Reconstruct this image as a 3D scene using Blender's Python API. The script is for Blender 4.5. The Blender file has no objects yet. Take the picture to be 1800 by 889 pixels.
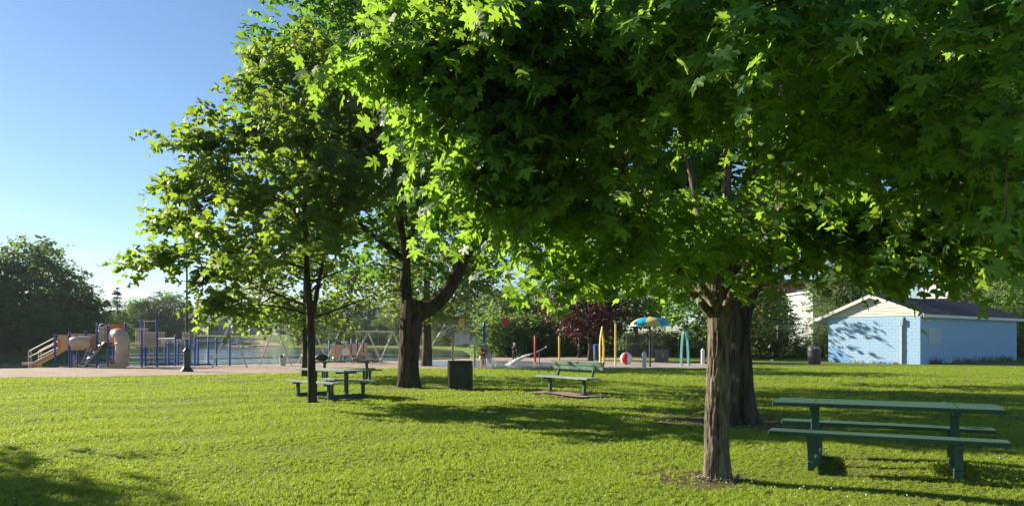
import bpy, bmesh, math, random
import numpy as np
from mathutils import Vector, Matrix, noise as mnoise

# ------------------------------------------------------------------ camera, light, exposure
SC = bpy.context.scene
COL = SC.collection
R = math.radians
EYE, FPX, HZN = 1.5, 1300.0, 597.0        # eye height (m); focal length and horizon row of an 1800 px wide frame

cam_d = bpy.data.cameras.new('camera')
cam_d.sensor_width = 36.0
cam_d.lens = 36.0 * FPX / 1800.0
cam_d.shift_y = (HZN - 444.5) / 1800.0
cam_d.clip_start, cam_d.clip_end = 0.1, 6000.0
cam = bpy.data.objects.new('camera', cam_d)
cam.location = (0, 0, EYE)
cam.rotation_euler = (R(90), 0, 0)
COL.objects.link(cam)
SC.camera = cam

SUN_AZ, SUN_EL = R(-62), R(22)            # bearing from +Y (negative = towards -X), height
sun_dir = Vector((math.sin(SUN_AZ) * math.cos(SUN_EL), math.cos(SUN_AZ) * math.cos(SUN_EL), math.sin(SUN_EL)))
sd = bpy.data.lights.new('sun', 'SUN')
sd.energy, sd.angle, sd.color = 5.0, R(0.5), (1.0, 0.90, 0.72)
sun = bpy.data.objects.new('sun', sd)
sun.rotation_euler = sun_dir.to_track_quat('Z', 'Y').to_euler()
sun.location = (-30, 20, 30)
COL.objects.link(sun)

W = bpy.data.worlds.new('World'); SC.world = W; W.use_nodes = True
wn, wl = W.node_tree.nodes, W.node_tree.links
wn.clear()
w_out = wn.new('ShaderNodeOutputWorld'); w_bg = wn.new('ShaderNodeBackground'); w_sky = wn.new('ShaderNodeTexSky')
w_sky.sky_type = 'NISHITA'; w_sky.sun_disc = False
w_sky.sun_elevation, w_sky.sun_rotation = SUN_EL, SUN_AZ % (2 * math.pi)
w_sky.air_density, w_sky.dust_density, w_sky.ozone_density, w_sky.altitude = 1.0, 0.15, 3.9, 100
w_bg.inputs['Strength'].default_value = 0.06
# a few thin bars of cloud low in the sky
w_tc, w_mp, w_no, w_rp = wn.new('ShaderNodeTexCoord'), wn.new('ShaderNodeMapping'), wn.new('ShaderNodeTexNoise'), wn.new('ShaderNodeValToRGB')
w_mp.inputs['Scale'].default_value = (1.6, 1.6, 14); w_no.inputs['Scale'].default_value = 1.7; w_no.inputs['Detail'].default_value = 5
w_rp.color_ramp.elements[0].position = .52; w_rp.color_ramp.elements[1].position = .80; w_rp.color_ramp.elements[1].color = (.55, .55, .55, 1)
w_mx = wn.new('ShaderNodeMix'); w_mx.data_type = 'RGBA'; w_mx.inputs['B'].default_value = (6.2, 6.3, 6.5, 1)
wl.new(w_tc.outputs['Generated'], w_mp.inputs[0]); wl.new(w_mp.outputs[0], w_no.inputs[0]); wl.new(w_no.outputs['Fac'], w_rp.inputs[0])
w_sx, w_lo, w_mu = wn.new('ShaderNodeSeparateXYZ'), wn.new('ShaderNodeMapRange'), wn.new('ShaderNodeMath'); w_mu.operation = 'MULTIPLY'
for i_, v_ in enumerate((.10, .20, 1.0, 0.0)): w_lo.inputs[i_ + 1].default_value = v_
wl.new(w_tc.outputs['Generated'], w_sx.inputs[0]); wl.new(w_sx.outputs['Z'], w_lo.inputs[0]); wl.new(w_lo.outputs[0], w_mu.inputs[0]); wl.new(w_rp.outputs[0], w_mu.inputs[1])
wl.new(w_mu.outputs[0], w_mx.inputs[0]); wl.new(w_sky.outputs[0], w_mx.inputs['A'])
wl.new(w_mx.outputs['Result'], w_bg.inputs[0]); wl.new(w_bg.outputs[0], w_out.inputs[0])

SC.view_settings.view_transform = 'Standard'
SC.view_settings.look = 'None'
SC.view_settings.exposure = 1.36
SC.view_settings.gamma = 1.0
SC.render.engine = 'CYCLES'
SC.cycles.max_bounces = 10
SC.cycles.diffuse_bounces = 5
SC.cycles.transmission_bounces = 6
SC.cycles.transparent_max_bounces = 12
SC.cycles.use_denoising = True

rng = np.random.default_rng(7)
random.seed(7)

# ------------------------------------------------------------------ helpers
def gp(px, py, z=0.0):                    # where the ray through a photo pixel meets height z
    Y = (EYE - z) * FPX / (py - HZN)
    return Vector(((px - 900) / FPX * Y, Y, z))

def at(px, py, Y):                        # the point on that ray at distance Y
    return Vector(((px - 900) / FPX * Y, Y, EYE + (HZN - py) / FPX * Y))

def empty(name, loc, rz=0.0, label=None, cat=None, group=None):
    o = bpy.data.objects.new(name, None)
    o.empty_display_size = 0.2
    COL.objects.link(o)
    o.location = loc; o.rotation_euler = (0, 0, rz)
    return tag(o, label, cat, group)

def tag(o, label=None, cat=None, group=None, kind=None):
    if label: o['label'] = label
    if cat: o['category'] = cat
    if group: o['group'] = group
    if kind: o['kind'] = kind
    return o

def link(name, me, mat, parent=None):
    o = bpy.data.objects.new(name, me)
    if mat is not None and not me.materials: me.materials.append(mat)
    COL.objects.link(o)
    if parent is not None: o.parent = parent
    return o

def copy_tree(src, parent=None, loc=None, rz=None, label=None):
    kids = [o for o in src.children]
    c = src.copy(); COL.objects.link(c)
    if parent is not None: c.parent = parent
    if loc is not None: c.location = loc
    if rz is not None: c.rotation_euler = (0, 0, rz)
    if label: c['label'] = label
    for k in kids: copy_tree(k, c)
    return c

class MB:
    """collects shapes; build() links them as one mesh object"""
    def __init__(s): s.v, s.f = [], []
    def add(s, vs, fs):
        n = len(s.v); s.v += [tuple(v) for v in vs]; s.f += [tuple(i + n for i in f) for f in fs]; return s
    def box(s, c, d, rot=None, bev=0.0):
        x, y, z = d[0] / 2, d[1] / 2, d[2] / 2
        b = min(bev, x * .9, y * .9, z * .9)
        if b <= 0:
            vs = [Vector((i * x, j * y, k * z)) for k in (-1, 1) for j in (-1, 1) for i in (-1, 1)]
            fs = [(0, 2, 3, 1), (4, 5, 7, 6), (0, 1, 5, 4), (2, 6, 7, 3), (0, 4, 6, 2), (1, 3, 7, 5)]
        else:
            bm = bmesh.new(); bmesh.ops.create_cube(bm, size=1)
            bmesh.ops.scale(bm, vec=d, verts=bm.verts)
            bmesh.ops.bevel(bm, geom=bm.edges[:], offset=b, segments=1, affect='EDGES', profile=.5)
            bm.verts.index_update()
            vs = [v.co.copy() for v in bm.verts]; fs = [tuple(v.index for v in f.verts) for f in bm.faces]; bm.free()
        if rot is not None: vs = [rot @ v for v in vs]
        c = Vector(c)
        return s.add([v + c for v in vs], fs)
    def bar(s, p0, p1, w, h, bev=0.0):
        p0, p1 = Vector(p0), Vector(p1); d = p1 - p0
        q = d.to_track_quat('X', 'Z').to_matrix()
        return s.box((p0 + p1) / 2, (d.length, w, h), q, bev)
    def tube(s, pts, rad, n=8, cap=True):
        pts = [Vector(p) for p in pts]
        if not hasattr(rad, '__len__'): rad = [rad] * len(pts)
        vs, fs = [], []
        t0 = (pts[1] - pts[0]).normalized()
        a = t0.orthogonal().normalized()
        for i, p in enumerate(pts):
            t = (pts[min(i + 1, len(pts) - 1)] - pts[max(i - 1, 0)])
            t = t.normalized() if t.length > 1e-9 else t0
            a = (a - t * a.dot(t)).normalized(); b = t.cross(a)
            for k in range(n):
                g = 2 * math.pi * k / n
                vs.append(p + (a * math.cos(g) + b * math.sin(g)) * rad[i])
        for i in range(len(pts) - 1):
            for k in range(n):
                k2 = (k + 1) % n
                fs.append((i * n + k, i * n + k2, (i + 1) * n + k2, (i + 1) * n + k))
        if cap:
            fs.append(tuple(range(n))[::-1]); m = (len(pts) - 1) * n; fs.append(tuple(range(m, m + n)))
        return s.add(vs, fs)
    def lathe(s, prof, c=(0, 0, 0), n=16, sx=1.0, sy=1.0):
        vs, fs = [], []; c = Vector(c)
        for r, z in prof:
            for k in range(n):
                g = 2 * math.pi * k / n
                vs.append(c + Vector((r * sx * math.cos(g), r * sy * math.sin(g), z)))
        for i in range(len(prof) - 1):
            for k in range(n):
                k2 = (k + 1) % n
                fs.append((i * n + k, i * n + k2, (i + 1) * n + k2, (i + 1) * n + k))
        fs.append(tuple(range(n))[::-1]); m = (len(prof) - 1) * n; fs.append(tuple(range(m, m + n)))
        return s.add(vs, fs)
    def ball(s, c, r, n=12, m=8):
        rr = r if hasattr(r, '__len__') else (r, r, r)
        prof = [(math.sin(math.pi * i / m), -math.cos(math.pi * i / m)) for i in range(m + 1)]
        prof[0] = (1e-4, -1); prof[-1] = (1e-4, 1)
        vs, fs = [], []
        for a, z in prof:
            for k in range(n):
                g = 2 * math.pi * k / n
                vs.append(Vector(c) + Vector((a * math.cos(g) * rr[0], a * math.sin(g) * rr[1], z * rr[2])))
        for i in range(m):
            for k in range(n):
                k2 = (k + 1) % n; fs.append((i * n + k, i * n + k2, (i + 1) * n + k2, (i + 1) * n + k))
        return s.add(vs, fs)
    def prism(s, poly, z0, z1, M=None):          # 2-D outline given depth
        n = len(poly)
        vs = [Vector((x, y, z0)) for x, y in poly] + [Vector((x, y, z1)) for x, y in poly]
        if M is not None: vs = [M @ v for v in vs]
        fs = [tuple(range(n))[::-1], tuple(range(n, 2 * n))] + [(i, (i + 1) % n, n + (i + 1) % n, n + i) for i in range(n)]
        return s.add(vs, fs)
    def mesh(s, name, smooth=False):
        me = bpy.data.meshes.new(name); me.from_pydata(s.v, [], s.f); me.validate()
        if smooth:
            me.polygons.foreach_set('use_smooth', [True] * len(me.polygons))
            try: me.set_sharp_from_angle(angle=R(40))
            except Exception: pass
        return me
    def build(s, name, mat, parent=None, smooth=False, loc=None):
        o = link(name, s.mesh(name, smooth), mat, parent)
        if loc is not None: o.location = loc
        return o

def np_mesh(name, V, F, smooth=False):
    """V (n,3), F (m,k): every face has k corners"""
    me = bpy.data.meshes.new(name); k = F.shape[1]
    me.vertices.add(len(V)); me.vertices.foreach_set('co', np.ascontiguousarray(V, np.float32).ravel())
    me.loops.add(F.size); me.loops.foreach_set('vertex_index', np.ascontiguousarray(F, np.int32).ravel())
    me.polygons.add(len(F)); me.polygons.foreach_set('loop_start', np.arange(0, F.size, k, dtype=np.int32))
    try: me.polygons.foreach_set('loop_total', np.full(len(F), k, np.int32))
    except Exception: pass
    if smooth: me.polygons.foreach_set('use_smooth', np.ones(len(F), bool))
    me.update(calc_edges=True)
    return me

# ------------------------------------------------------------------ materials
def nt(name):
    m = bpy.data.materials.new(name); m.use_nodes = True
    n, l = m.node_tree.nodes, m.node_tree.links
    return m, n, l, n['Principled BSDF']

def rgba(c): return (c[0], c[1], c[2], 1.0)

def ramp(n, stops):
    r = n.new('ShaderNodeValToRGB'); e = r.color_ramp.elements
    while len(e) < len(stops): e.new(0.5)
    for i, (p, c) in enumerate(stops): e[i].position = p; e[i].color = rgba(c)
    return r

def tex_noise(n, l, vec, scale, detail=4, rough=.55, stretch=None):
    t = n.new('ShaderNodeTexNoise'); t.inputs['Scale'].default_value = scale
    t.inputs['Detail'].default_value = detail; t.inputs['Roughness'].default_value = rough
    if stretch is not None:
        mp = n.new('ShaderNodeMapping'); mp.inputs['Scale'].default_value = stretch
        l.new(vec, mp.inputs['Vector']); vec = mp.outputs[0]
    l.new(vec, t.inputs['Vector'])
    return t

def mat_basic(name, c0, c1=None, scale=6.0, rough=.6, metal=0.0, bump=0.0, bscale=40.0, stretch=None, pos=False, spec=.5):
    m, n, l, p = nt(name)
    c1 = c1 or tuple(x * .72 for x in c0)
    if pos: g = n.new('ShaderNodeNewGeometry'); vec = g.outputs['Position']
    else: g = n.new('ShaderNodeTexCoord'); vec = g.outputs['Object']
    t = tex_noise(n, l, vec, scale, stretch=stretch)
    r = ramp(n, [(.32, c1), (.68, c0)]); l.new(t.outputs['Fac'], r.inputs[0]); l.new(r.outputs[0], p.inputs['Base Color'])
    p.inputs['Roughness'].default_value = rough; p.inputs['Metallic'].default_value = metal
    p.inputs['Specular IOR Level'].default_value = spec
    if bump:
        b = tex_noise(n, l, vec, bscale, stretch=stretch)
        bp = n.new('ShaderNodeBump'); bp.inputs['Strength'].default_value = bump; bp.inputs['Distance'].default_value = .02
        l.new(b.outputs['Fac'], bp.inputs['Height']); l.new(bp.outputs[0], p.inputs['Normal'])
    return m

def mat_leaf(name, dark, light, trans, fac=.45, rough=.5, spec=.4):
    m, n, l, p = nt(name)
    g = n.new('ShaderNodeNewGeometry')
    r = ramp(n, [(0, dark), (.6, light), (1, tuple(min(1, c * 1.35) for c in light))])
    l.new(g.outputs['Random Per Island'], r.inputs[0]); l.new(r.outputs[0], p.inputs['Base Color'])
    p.inputs['Roughness'].default_value = rough; p.inputs['Specular IOR Level'].default_value = spec
    t = n.new('ShaderNodeBsdfTranslucent')
    r2 = ramp(n, [(0, tuple(c * .75 for c in trans)), (1, trans)]); l.new(g.outputs['Random Per Island'], r2.inputs[0]); l.new(r2.outputs[0], t.inputs[0])
    mx = n.new('ShaderNodeMixShader'); mx.inputs[0].default_value = fac
    l.new(p.outputs[0], mx.inputs[1]); l.new(t.outputs[0], mx.inputs[2]); l.new(mx.outputs[0], n['Material Output'].inputs[0])
    return m

def mat_bark(name, c0, c1, scale=9.0):
    m, n, l, p = nt(name)
    tc = n.new('ShaderNodeTexCoord')
    a = tex_noise(n, l, tc.outputs['Object'], scale, 6, .65, (1, 1, .16))
    b = tex_noise(n, l, tc.outputs['Object'], scale * .25, 3)
    r = ramp(n, [(.38, c1), (.62, c0)]); l.new(a.outputs['Fac'], r.inputs[0])
    mx = n.new('ShaderNodeMix'); mx.data_type = 'RGBA'; mx.blend_type = 'MULTIPLY'; mx.inputs[0].default_value = .6
    r2 = ramp(n, [(.3, (.6, .62, .55)), (.7, (1.1, 1.05, 1.0))]); l.new(b.outputs['Fac'], r2.inputs[0])
    l.new(r.outputs[0], mx.inputs['A']); l.new(r2.outputs[0], mx.inputs['B']); l.new(mx.outputs['Result'], p.inputs['Base Color'])
    p.inputs['Roughness'].default_value = .95; p.inputs['Specular IOR Level'].default_value = .15
    bp = n.new('ShaderNodeBump'); bp.inputs['Strength'].default_value = .9; bp.inputs['Distance'].default_value = .03
    l.new(a.outputs['Fac'], bp.inputs['Height']); l.new(bp.outputs[0], p.inputs['Normal'])
    return m

def mat_painted(*a, **k):
    """paint on wood, rubbed through to the grain in small places"""
    m = mat_basic(*a, **k); n, l = m.node_tree.nodes, m.node_tree.links; p = n['Principled BSDF']; src = p.inputs['Base Color'].links[0].from_socket
    tc = n.new('ShaderNodeTexCoord'); t = tex_noise(n, l, tc.outputs['Object'], 26, 6, .7, (.22, 1, 1)); r = ramp(n, [(.62, (0, 0, 0)), (.70, (.75, .75, .75))])
    mx = n.new('ShaderNodeMix'); mx.data_type = 'RGBA'; mx.inputs['B'].default_value = (.27, .24, .19, 1)
    l.new(t.outputs['Fac'], r.inputs[0]); l.new(r.outputs[0], mx.inputs[0]); l.new(src, mx.inputs['A']); l.new(mx.outputs['Result'], p.inputs['Base Color'])
    return m

M = {}
M['bark_main'] = mat_bark('bark_main', (.235, .20, .155), (.05, .041, .033), 22)
M['bark_dark'] = mat_bark('bark_dark', (.115, .095, .075), (.028, .024, .02), 9)
M['bark_far'] = mat_basic('bark_far', (.12, .10, .08), rough=.95)
M['maple'] = mat_leaf('maple', (.03, .088, .026), (.055, .14, .036), (.36, .60, .055), .52, .5, .25)
M['maple_dark'] = mat_leaf('maple_dark', (.024, .066, .022), (.042, .105, .03), (.22, .44, .05), .48, .5, .25)
M['maple_slim'] = mat_leaf('maple_slim', (.034, .085, .026), (.056, .128, .034), (.36, .52, .05), .48)
M['maple_pale'] = mat_leaf('maple_pale', (.06, .115, .02), (.10, .165, .03), (.32, .44, .06), .45)
M['far_leaf'] = mat_leaf('far_leaf', (.04, .085, .03), (.08, .14, .042), (.3, .46, .09), .45, .7, .2)
M['far_leaf_pale'] = mat_leaf('far_leaf_pale', (.05, .09, .028), (.085, .13, .04), (.2, .3, .06), .35, .7, .2)
M['conifer'] = mat_leaf('conifer', (.018, .036, .02), (.032, .055, .028), (.05, .09, .03), .2, .8, .2)
M['purple_leaf'] = mat_leaf('purple_leaf', (.03, .012, .014), (.06, .022, .024), (.13, .035, .03), .35)
M['brown_leaf'] = mat_leaf('brown_leaf', (.045, .045, .016), (.08, .075, .022), (.17, .16, .04), .35)
M['shrub_leaf'] = mat_leaf('shrub_leaf', (.04, .075, .02), (.075, .12, .035), (.2, .3, .05), .35, .6)
M['blade'] = mat_leaf('blade', (.13, .19, .02), (.225, .30, .036), (.47, .60, .05), .42, .5, .3)
M['weed'] = mat_leaf('weed', (.1, .09, .04), (.16, .13, .06), (.3, .25, .08), .35, .7, .2)
M['green_paint'] = mat_painted('green_paint', (.06, .13, .10), (.04, .09, .07), 5, .7, spec=.15, bump=.25, bscale=60, stretch=(.15, 1, 1))
M['green_bench'] = mat_painted('green_bench', (.06, .135, .105), (.04, .095, .075), 5, .7, spec=.15, bump=.25, bscale=60, stretch=(.15, 1, 1))
M['green_worn'] = mat_painted('green_worn', (.30, .36, .30), (.17, .25, .2), 5, .7, spec=.2, bump=.25, bscale=60, stretch=(.15, 1, 1))
M['blue_post'] = mat_basic('blue_post', (.028, .09, .42), (.02, .065, .33), 4, .4)
M['tan'] = mat_basic('tan', (.62, .39, .235), (.54, .33, .19), 3, .5)
M['tan_pale'] = mat_basic('tan_pale', (.66, .49, .34), (.57, .42, .29), 3, .5)
M['orange'] = mat_basic('orange', (.72, .24, .06), (.6, .19, .05), 3, .45)
M['tube_grey'] = mat_basic('tube_grey', (.56, .42, .31), (.46, .35, .26), 3, .3)
M['white_rail'] = mat_basic('white_rail', (.66, .62, .56), (.55, .5, .45), 3, .45)
M['grey_metal'] = mat_basic('grey_metal', (.5, .5, .48), (.4, .4, .38), 4, .4, .5)
M['galv'] = mat_basic('galv', (.62, .60, .55), (.5, .48, .44), 4, .45, .25)
M['chain_steel'] = mat_basic('chain_steel', (.2, .19, .18), (.13, .12, .11), 30, .5, .4)
M['dark_metal'] = mat_basic('dark_metal', (.035, .05, .042), (.025, .035, .03), 4, .5)
M['black'] = mat_basic('black', (.018, .018, .02), rough=.55)
M['charcoal'] = mat_basic('charcoal', (.05, .05, .052), rough=.5, bump=.2)
M['white'] = mat_basic('white', (.80, .80, .78), (.7, .7, .68), 3, .5)
M['red'] = mat_basic('red', (.55, .025, .03), (.47, .02, .026), 3, .35)
M['red_dark'] = mat_basic('red_dark', (.34, .05, .05), (.28, .04, .04), 3, .45)
M['yellow'] = mat_basic('yellow', (.72, .48, .04), (.64, .42, .035), 3, .4)
M['yellow_pale'] = mat_basic('yellow_pale', (.78, .62, .18), (.72, .56, .14), 3, .4)
M['turquoise'] = mat_basic('turquoise', (.01, .36, .56), (.01, .31, .49), 3, .35)
M['teal'] = mat_basic('teal', (.16, .45, .45), (.13, .38, .38), 3, .4)
M['teal_dark'] = mat_basic('teal_dark', (.03, .16, .13), rough=.5)
M['navy'] = mat_basic('navy', (.02, .06, .2), rough=.5)
M['moss_conc'] = mat_basic('moss_conc', (.075, .082, .055), (.03, .036, .024), 7, .95, bump=.8, bscale=45)
M['agg'] = mat_basic('agg', (.24, .19, .16), (.17, .13, .11), 22, .9, bump=.5, bscale=60)
M['slab'] = mat_basic('slab', (.27, .20, .15), (.18, .13, .095), 6, .95, bump=.5, bscale=40)
M['concrete'] = mat_basic('concrete', (.36, .30, .26), (.29, .235, .2), 1.2, .85, bump=.2, bscale=30, pos=True)
M['wet_conc'] = mat_basic('wet_conc', (.21, .205, .2), (.15, .15, .15), 1.5, .24, pos=True)
M['blue_block'] = mat_basic('blue_block', (.31, .47, .66), (.275, .435, .63), 5, .75, bump=.4, bscale=30)
M['blue_mortar'] = mat_basic('blue_mortar', (.28, .44, .63), (.25, .4, .58), 5, .9)
M['siding'] = mat_basic('siding', (.60, .58, .53), (.53, .51, .46), 2, .6)
M['trim_white'] = mat_basic('trim_white', (.66, .66, .64), (.58, .58, .56), 2, .5)
M['shingle'] = mat_basic('shingle', (.055, .062, .082), (.032, .036, .05), 9, .95, bump=.5, bscale=50)
M['patch'] = mat_basic('patch', (.42, .52, .55), (.37, .47, .5), 3, .7)
M['brick_red'] = mat_basic('brick_red', (.27, .10, .065), (.2, .075, .05), 2.2, .9, bump=.4)
M['wall_pale'] = mat_basic('wall_pale', (.30, .315, .33), (.25, .26, .275), .6, .85)
M['roof_brown'] = mat_basic('roof_brown', (.15, .07, .05), rough=.8)
M['roof_green'] = mat_basic('roof_green', (.2, .24, .2), rough=.7)
M['grey_wall'] = mat_basic('grey_wall', (.36, .38, .41), (.3, .32, .35), 1, .8)
M['glass_dark'] = mat_basic('glass_dark', (.03, .04, .05), rough=.12)
M['skin'] = mat_basic('skin', (.50, .28, .19), (.44, .24, .16), 4, .55)
M['hair'] = mat_basic('hair', (.035, .022, .015), rough=.6)
M['wood_pale'] = mat_basic('wood_pale', (.42, .32, .24), (.33, .25, .19), 4, .8, stretch=(1, 1, .2))
M['paper'] = mat_basic('paper', (.72, .73, .74), (.66, .67, .68), 3, .6)
M['print_grey'] = mat_basic('print_grey', (.3, .33, .38), rough=.7)
M['blue_boat'] = mat_basic('blue_boat', (.35, .45, .58), rough=.4)
M['pink'] = mat_basic('pink', (.55, .25, .28), rough=.8)

def mat_sand():
    m, n, l, p = nt('sand')
    g = n.new('ShaderNodeNewGeometry'); v = g.outputs['Position']
    a = tex_noise(n, l, v, .7, 5); b = tex_noise(n, l, v, 9, 4)
    r = ramp(n, [(.3, (.30, .215, .16)), (.7, (.44, .335, .26))]); l.new(a.outputs['Fac'], r.inputs[0])
    l.new(r.outputs[0], p.inputs['Base Color']); p.inputs['Roughness'].default_value = .95
    bp = n.new('ShaderNodeBump'); bp.inputs['Strength'].default_value = 1.0; bp.inputs['Distance'].default_value = .12
    l.new(b.outputs['Fac'], bp.inputs['Height']); l.new(bp.outputs[0], p.inputs['Normal'])
    return m
M['sand'] = mat_sand()

def mat_lawn():
    m, n, l, p = nt('lawn')
    g = n.new('ShaderNodeNewGeometry'); v = g.outputs['Position']
    a = tex_noise(n, l, v, .35, 5, .6); b = tex_noise(n, l, v, 5, 6, .7); c = tex_noise(n, l, v, 28, 4, .7, (1, .45, 1))
    r = ramp(n, [(.3, (.10, .15, .018)), (.5, (.14, .195, .024)), (.72, (.19, .215, .04))]); l.new(a.outputs['Fac'], r.inputs[0])
    r2 = ramp(n, [(.3, (.55, .6, .5)), (.7, (1.2, 1.15, 1.1))]); l.new(b.outputs['Fac'], r2.inputs[0])
    mx = n.new('ShaderNodeMix'); mx.data_type = 'RGBA'; mx.blend_type = 'MULTIPLY'; mx.inputs[0].default_value = .8
    l.new(r.outputs[0], mx.inputs['A']); l.new(r2.outputs[0], mx.inputs['B'])
    at_ = n.new('ShaderNodeAttribute'); at_.attribute_name = 'soil'
    s = ramp(n, [(.3, (.075, .05, .032)), (.7, (.16, .11, .07))]); l.new(b.outputs['Fac'], s.inputs[0])
    m2 = n.new('ShaderNodeMix'); m2.data_type = 'RGBA'
    l.new(at_.outputs['Fac'], m2.inputs[0]); l.new(mx.outputs['Result'], m2.inputs['A']); l.new(s.outputs[0], m2.inputs['B'])
    l.new(m2.outputs['Result'], p.inputs['Base Color']); p.inputs['Roughness'].default_value = .9
    p.inputs['Specular IOR Level'].default_value = .2
    bp = n.new('ShaderNodeBump'); bp.inputs['Strength'].default_value = 1.0; bp.inputs['Distance'].default_value = .06
    ad = n.new('ShaderNodeMath'); ad.operation = 'ADD'; l.new(b.outputs['Fac'], ad.inputs[0]); l.new(c.outputs['Fac'], ad.inputs[1])
    l.new(ad.outputs[0], bp.inputs['Height']); l.new(bp.outputs[0], p.inputs['Normal'])
    return m
M['lawn'] = mat_lawn()

def mat_water():
    m, n, l, p = nt('lake_water')
    p.inputs['Base Color'].default_value = (.012, .028, .026, 1); p.inputs['Roughness'].default_value = .06
    p.inputs['IOR'].default_value = 1.33
    g = n.new('ShaderNodeNewGeometry')
    a = tex_noise(n, l, g.outputs['Position'], .9, 3, .5, (.35, 1, 1)); b = tex_noise(n, l, g.outputs['Position'], .06, 2, .5, (.5, 1.6, 1))
    r = ramp(n, [(.47, (.03, .03, .03)), (.56, (1, 1, 1))]); l.new(b.outputs['Fac'], r.inputs[0])
    mu = n.new('ShaderNodeMath'); mu.operation = 'MULTIPLY'; l.new(a.outputs['Fac'], mu.inputs[0]); l.new(r.outputs[0], mu.inputs[1])
    bp = n.new('ShaderNodeBump'); bp.inputs['Strength'].default_value = .8; bp.inputs['Distance'].default_value = .2
    l.new(mu.outputs[0], bp.inputs['Height']); l.new(bp.outputs[0], p.inputs['Normal'])
    return m
M['lake_water'] = mat_water()

def mat_spray():
    m, n, l, p = nt('spray')
    p.inputs['Base Color'].default_value = (.85, .9, .95, 1); p.inputs['Roughness'].default_value = .4
    t = n.new('ShaderNodeBsdfTranslucent'); t.inputs[0].default_value = (.9, .93, .95, 1)
    mx = n.new('ShaderNodeMixShader'); mx.inputs[0].default_value = .6
    tr = n.new('ShaderNodeBsdfTransparent'); m2 = n.new('ShaderNodeMixShader'); m2.inputs[0].default_value = .7
    l.new(p.outputs[0], mx.inputs[1]); l.new(t.outputs[0], mx.inputs[2]); l.new(tr.outputs[0], m2.inputs[1]); l.new(mx.outputs[0], m2.inputs[2])
    l.new(m2.outputs[0], n['Material Output'].inputs[0])
    return m
M['spray'] = mat_spray()
# ------------------------------------------------------------------ terrain
LAKE = np.array([(-250, -20), (-90, 10), (-45, 31), (-25.5, 40.8), (-20.3, 44.4), (-13.8, 48.4), (-8.1, 54), (-4.5, 60), (-2.5, 64),
                 (-3.5, 90), (-8, 140), (-20, 180), (-33, 192), (-58, 203), (-65, 215), (-80, 219), (-95, 224), (-107, 214), (-86, 160),
                 (-71, 131), (-82, 122), (-110, 114), (-250, 95)], float)
WATER_Z = -0.42

def poly_sd(X, Y, P):                     # signed distance, positive inside
    d2 = np.full(X.shape, 1e18); ins = np.zeros(X.shape, bool)
    n = len(P)
    for i in range(n):
        ax, ay = P[i]; bx, by = P[(i + 1) % n]
        ex, ey = bx - ax, by - ay
        t = np.clip(((X - ax) * ex + (Y - ay) * ey) / (ex * ex + ey * ey), 0, 1)
        d2 = np.minimum(d2, (X - ax - t * ex) ** 2 + (Y - ay - t * ey) ** 2)
        c = (ay > Y) != (by > Y)
        xi = ax + (Y - ay) / (by - ay if by != ay else 1e-9) * ex
        ins ^= c & (X < xi)
    d = np.sqrt(d2)
    return np.where(ins, d, -d)

def sstep(a, b, x):
    t = np.clip((x - a) / (b - a), 0, 1); return t * t * (3 - 2 * t)

def height(X, Y):
    X = np.asarray(X, float); Y = np.asarray(Y, float)
    d = poly_sd(X, Y, LAKE)
    und = .035 * np.sin(X * .55 + 1.3) * np.sin(Y * .42 + .4) + .022 * np.sin(X * 1.3 + Y * .9) + .012 * np.sin(X * 2.1 - Y * 2.6)
    near = sstep(34, 26, Y) * sstep(-6, 2, Y)
    z = und * near
    shore = -1.6 * sstep(-1.3, 7, d)
    far = 3.4 * sstep(206, 262, Y + .12 * (X + 75)) * sstep(0, -6, d)
    left = 1.0 * sstep(105, 135, Y) * sstep(-45, -80, X) * sstep(0, -8, d)
    right = .5 * sstep(56, 75, Y) * sstep(0, 8, X)
    return z + shore + far + left * (1 - sstep(206, 262, Y)) + right
def hz(x, y): return float(height(np.array([x]), np.array([y]))[0])
def G(px, py):                            # ground point under a pixel of the flat lawn, at the terrain's height
    p = gp(px, py); p.z = hz(p.x, p.y); return p
def PT(x, y): return Vector((x, y, hz(x, y)))

SOIL = [(2.0, 8.15, .75, .9), (4.3, 13.6, 1.7, 1.0), (3.1, 13.9, 1.2, .9), (-4.94, 18.4, .6, .7), (-3.35, 23.5, 1.3, .9), (1.6, 19.6, 1.25, .9), (.9, 19.9, 1.0, .8),
        (4.3, 8.6, .9, .45), (-4.7, 19.6, 1.0, .5), (-1.2, 22.6, 1.0, .7), (-2.6, 19.2, .6, .7), (6.2, 9.6, .6, .4)]
def soil(X, Y):
    s = np.zeros(np.shape(X))
    wob = .25 * np.sin(X * 5.1 + 1) * np.sin(Y * 4.3) + .2 * np.sin(X * 11 - Y * 9)
    for x, y, r, k in SOIL:
        d = np.hypot((X - x), (Y - y) * .8) / r
        s = np.maximum(s, k * sstep(1.05, .45, d + wob * .7))
    return s

xs = np.concatenate([[-600, -420], np.arange(-300, -52, 4.), np.arange(-50, 56, .6), np.arange(58, 220, 6.), [260, 420, 600]])
ys = np.concatenate([[-300, -120, -50], np.arange(-30, 0, 3.), np.arange(0, 70, .6), np.arange(71, 300, 4.), [330, 420, 600]])
GX, GY = np.meshgrid(xs, ys)
GZ = height(GX, GY)
nx, ny = len(xs), len(ys)
idx = np.arange(nx * ny).reshape(ny, nx)
F = np.stack([idx[:-1, :-1], idx[:-1, 1:], idx[1:, 1:], idx[1:, :-1]], -1).reshape(-1, 4)
me = np_mesh('lawn', np.stack([GX, GY, GZ], -1).reshape(-1, 3), F, True)
a = me.attributes.new('soil', 'FLOAT', 'POINT'); a.data.foreach_set('value', soil(GX, GY).ravel().astype(np.float32))
tag(link('lawn', me, M['lawn']), kind='structure')

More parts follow.
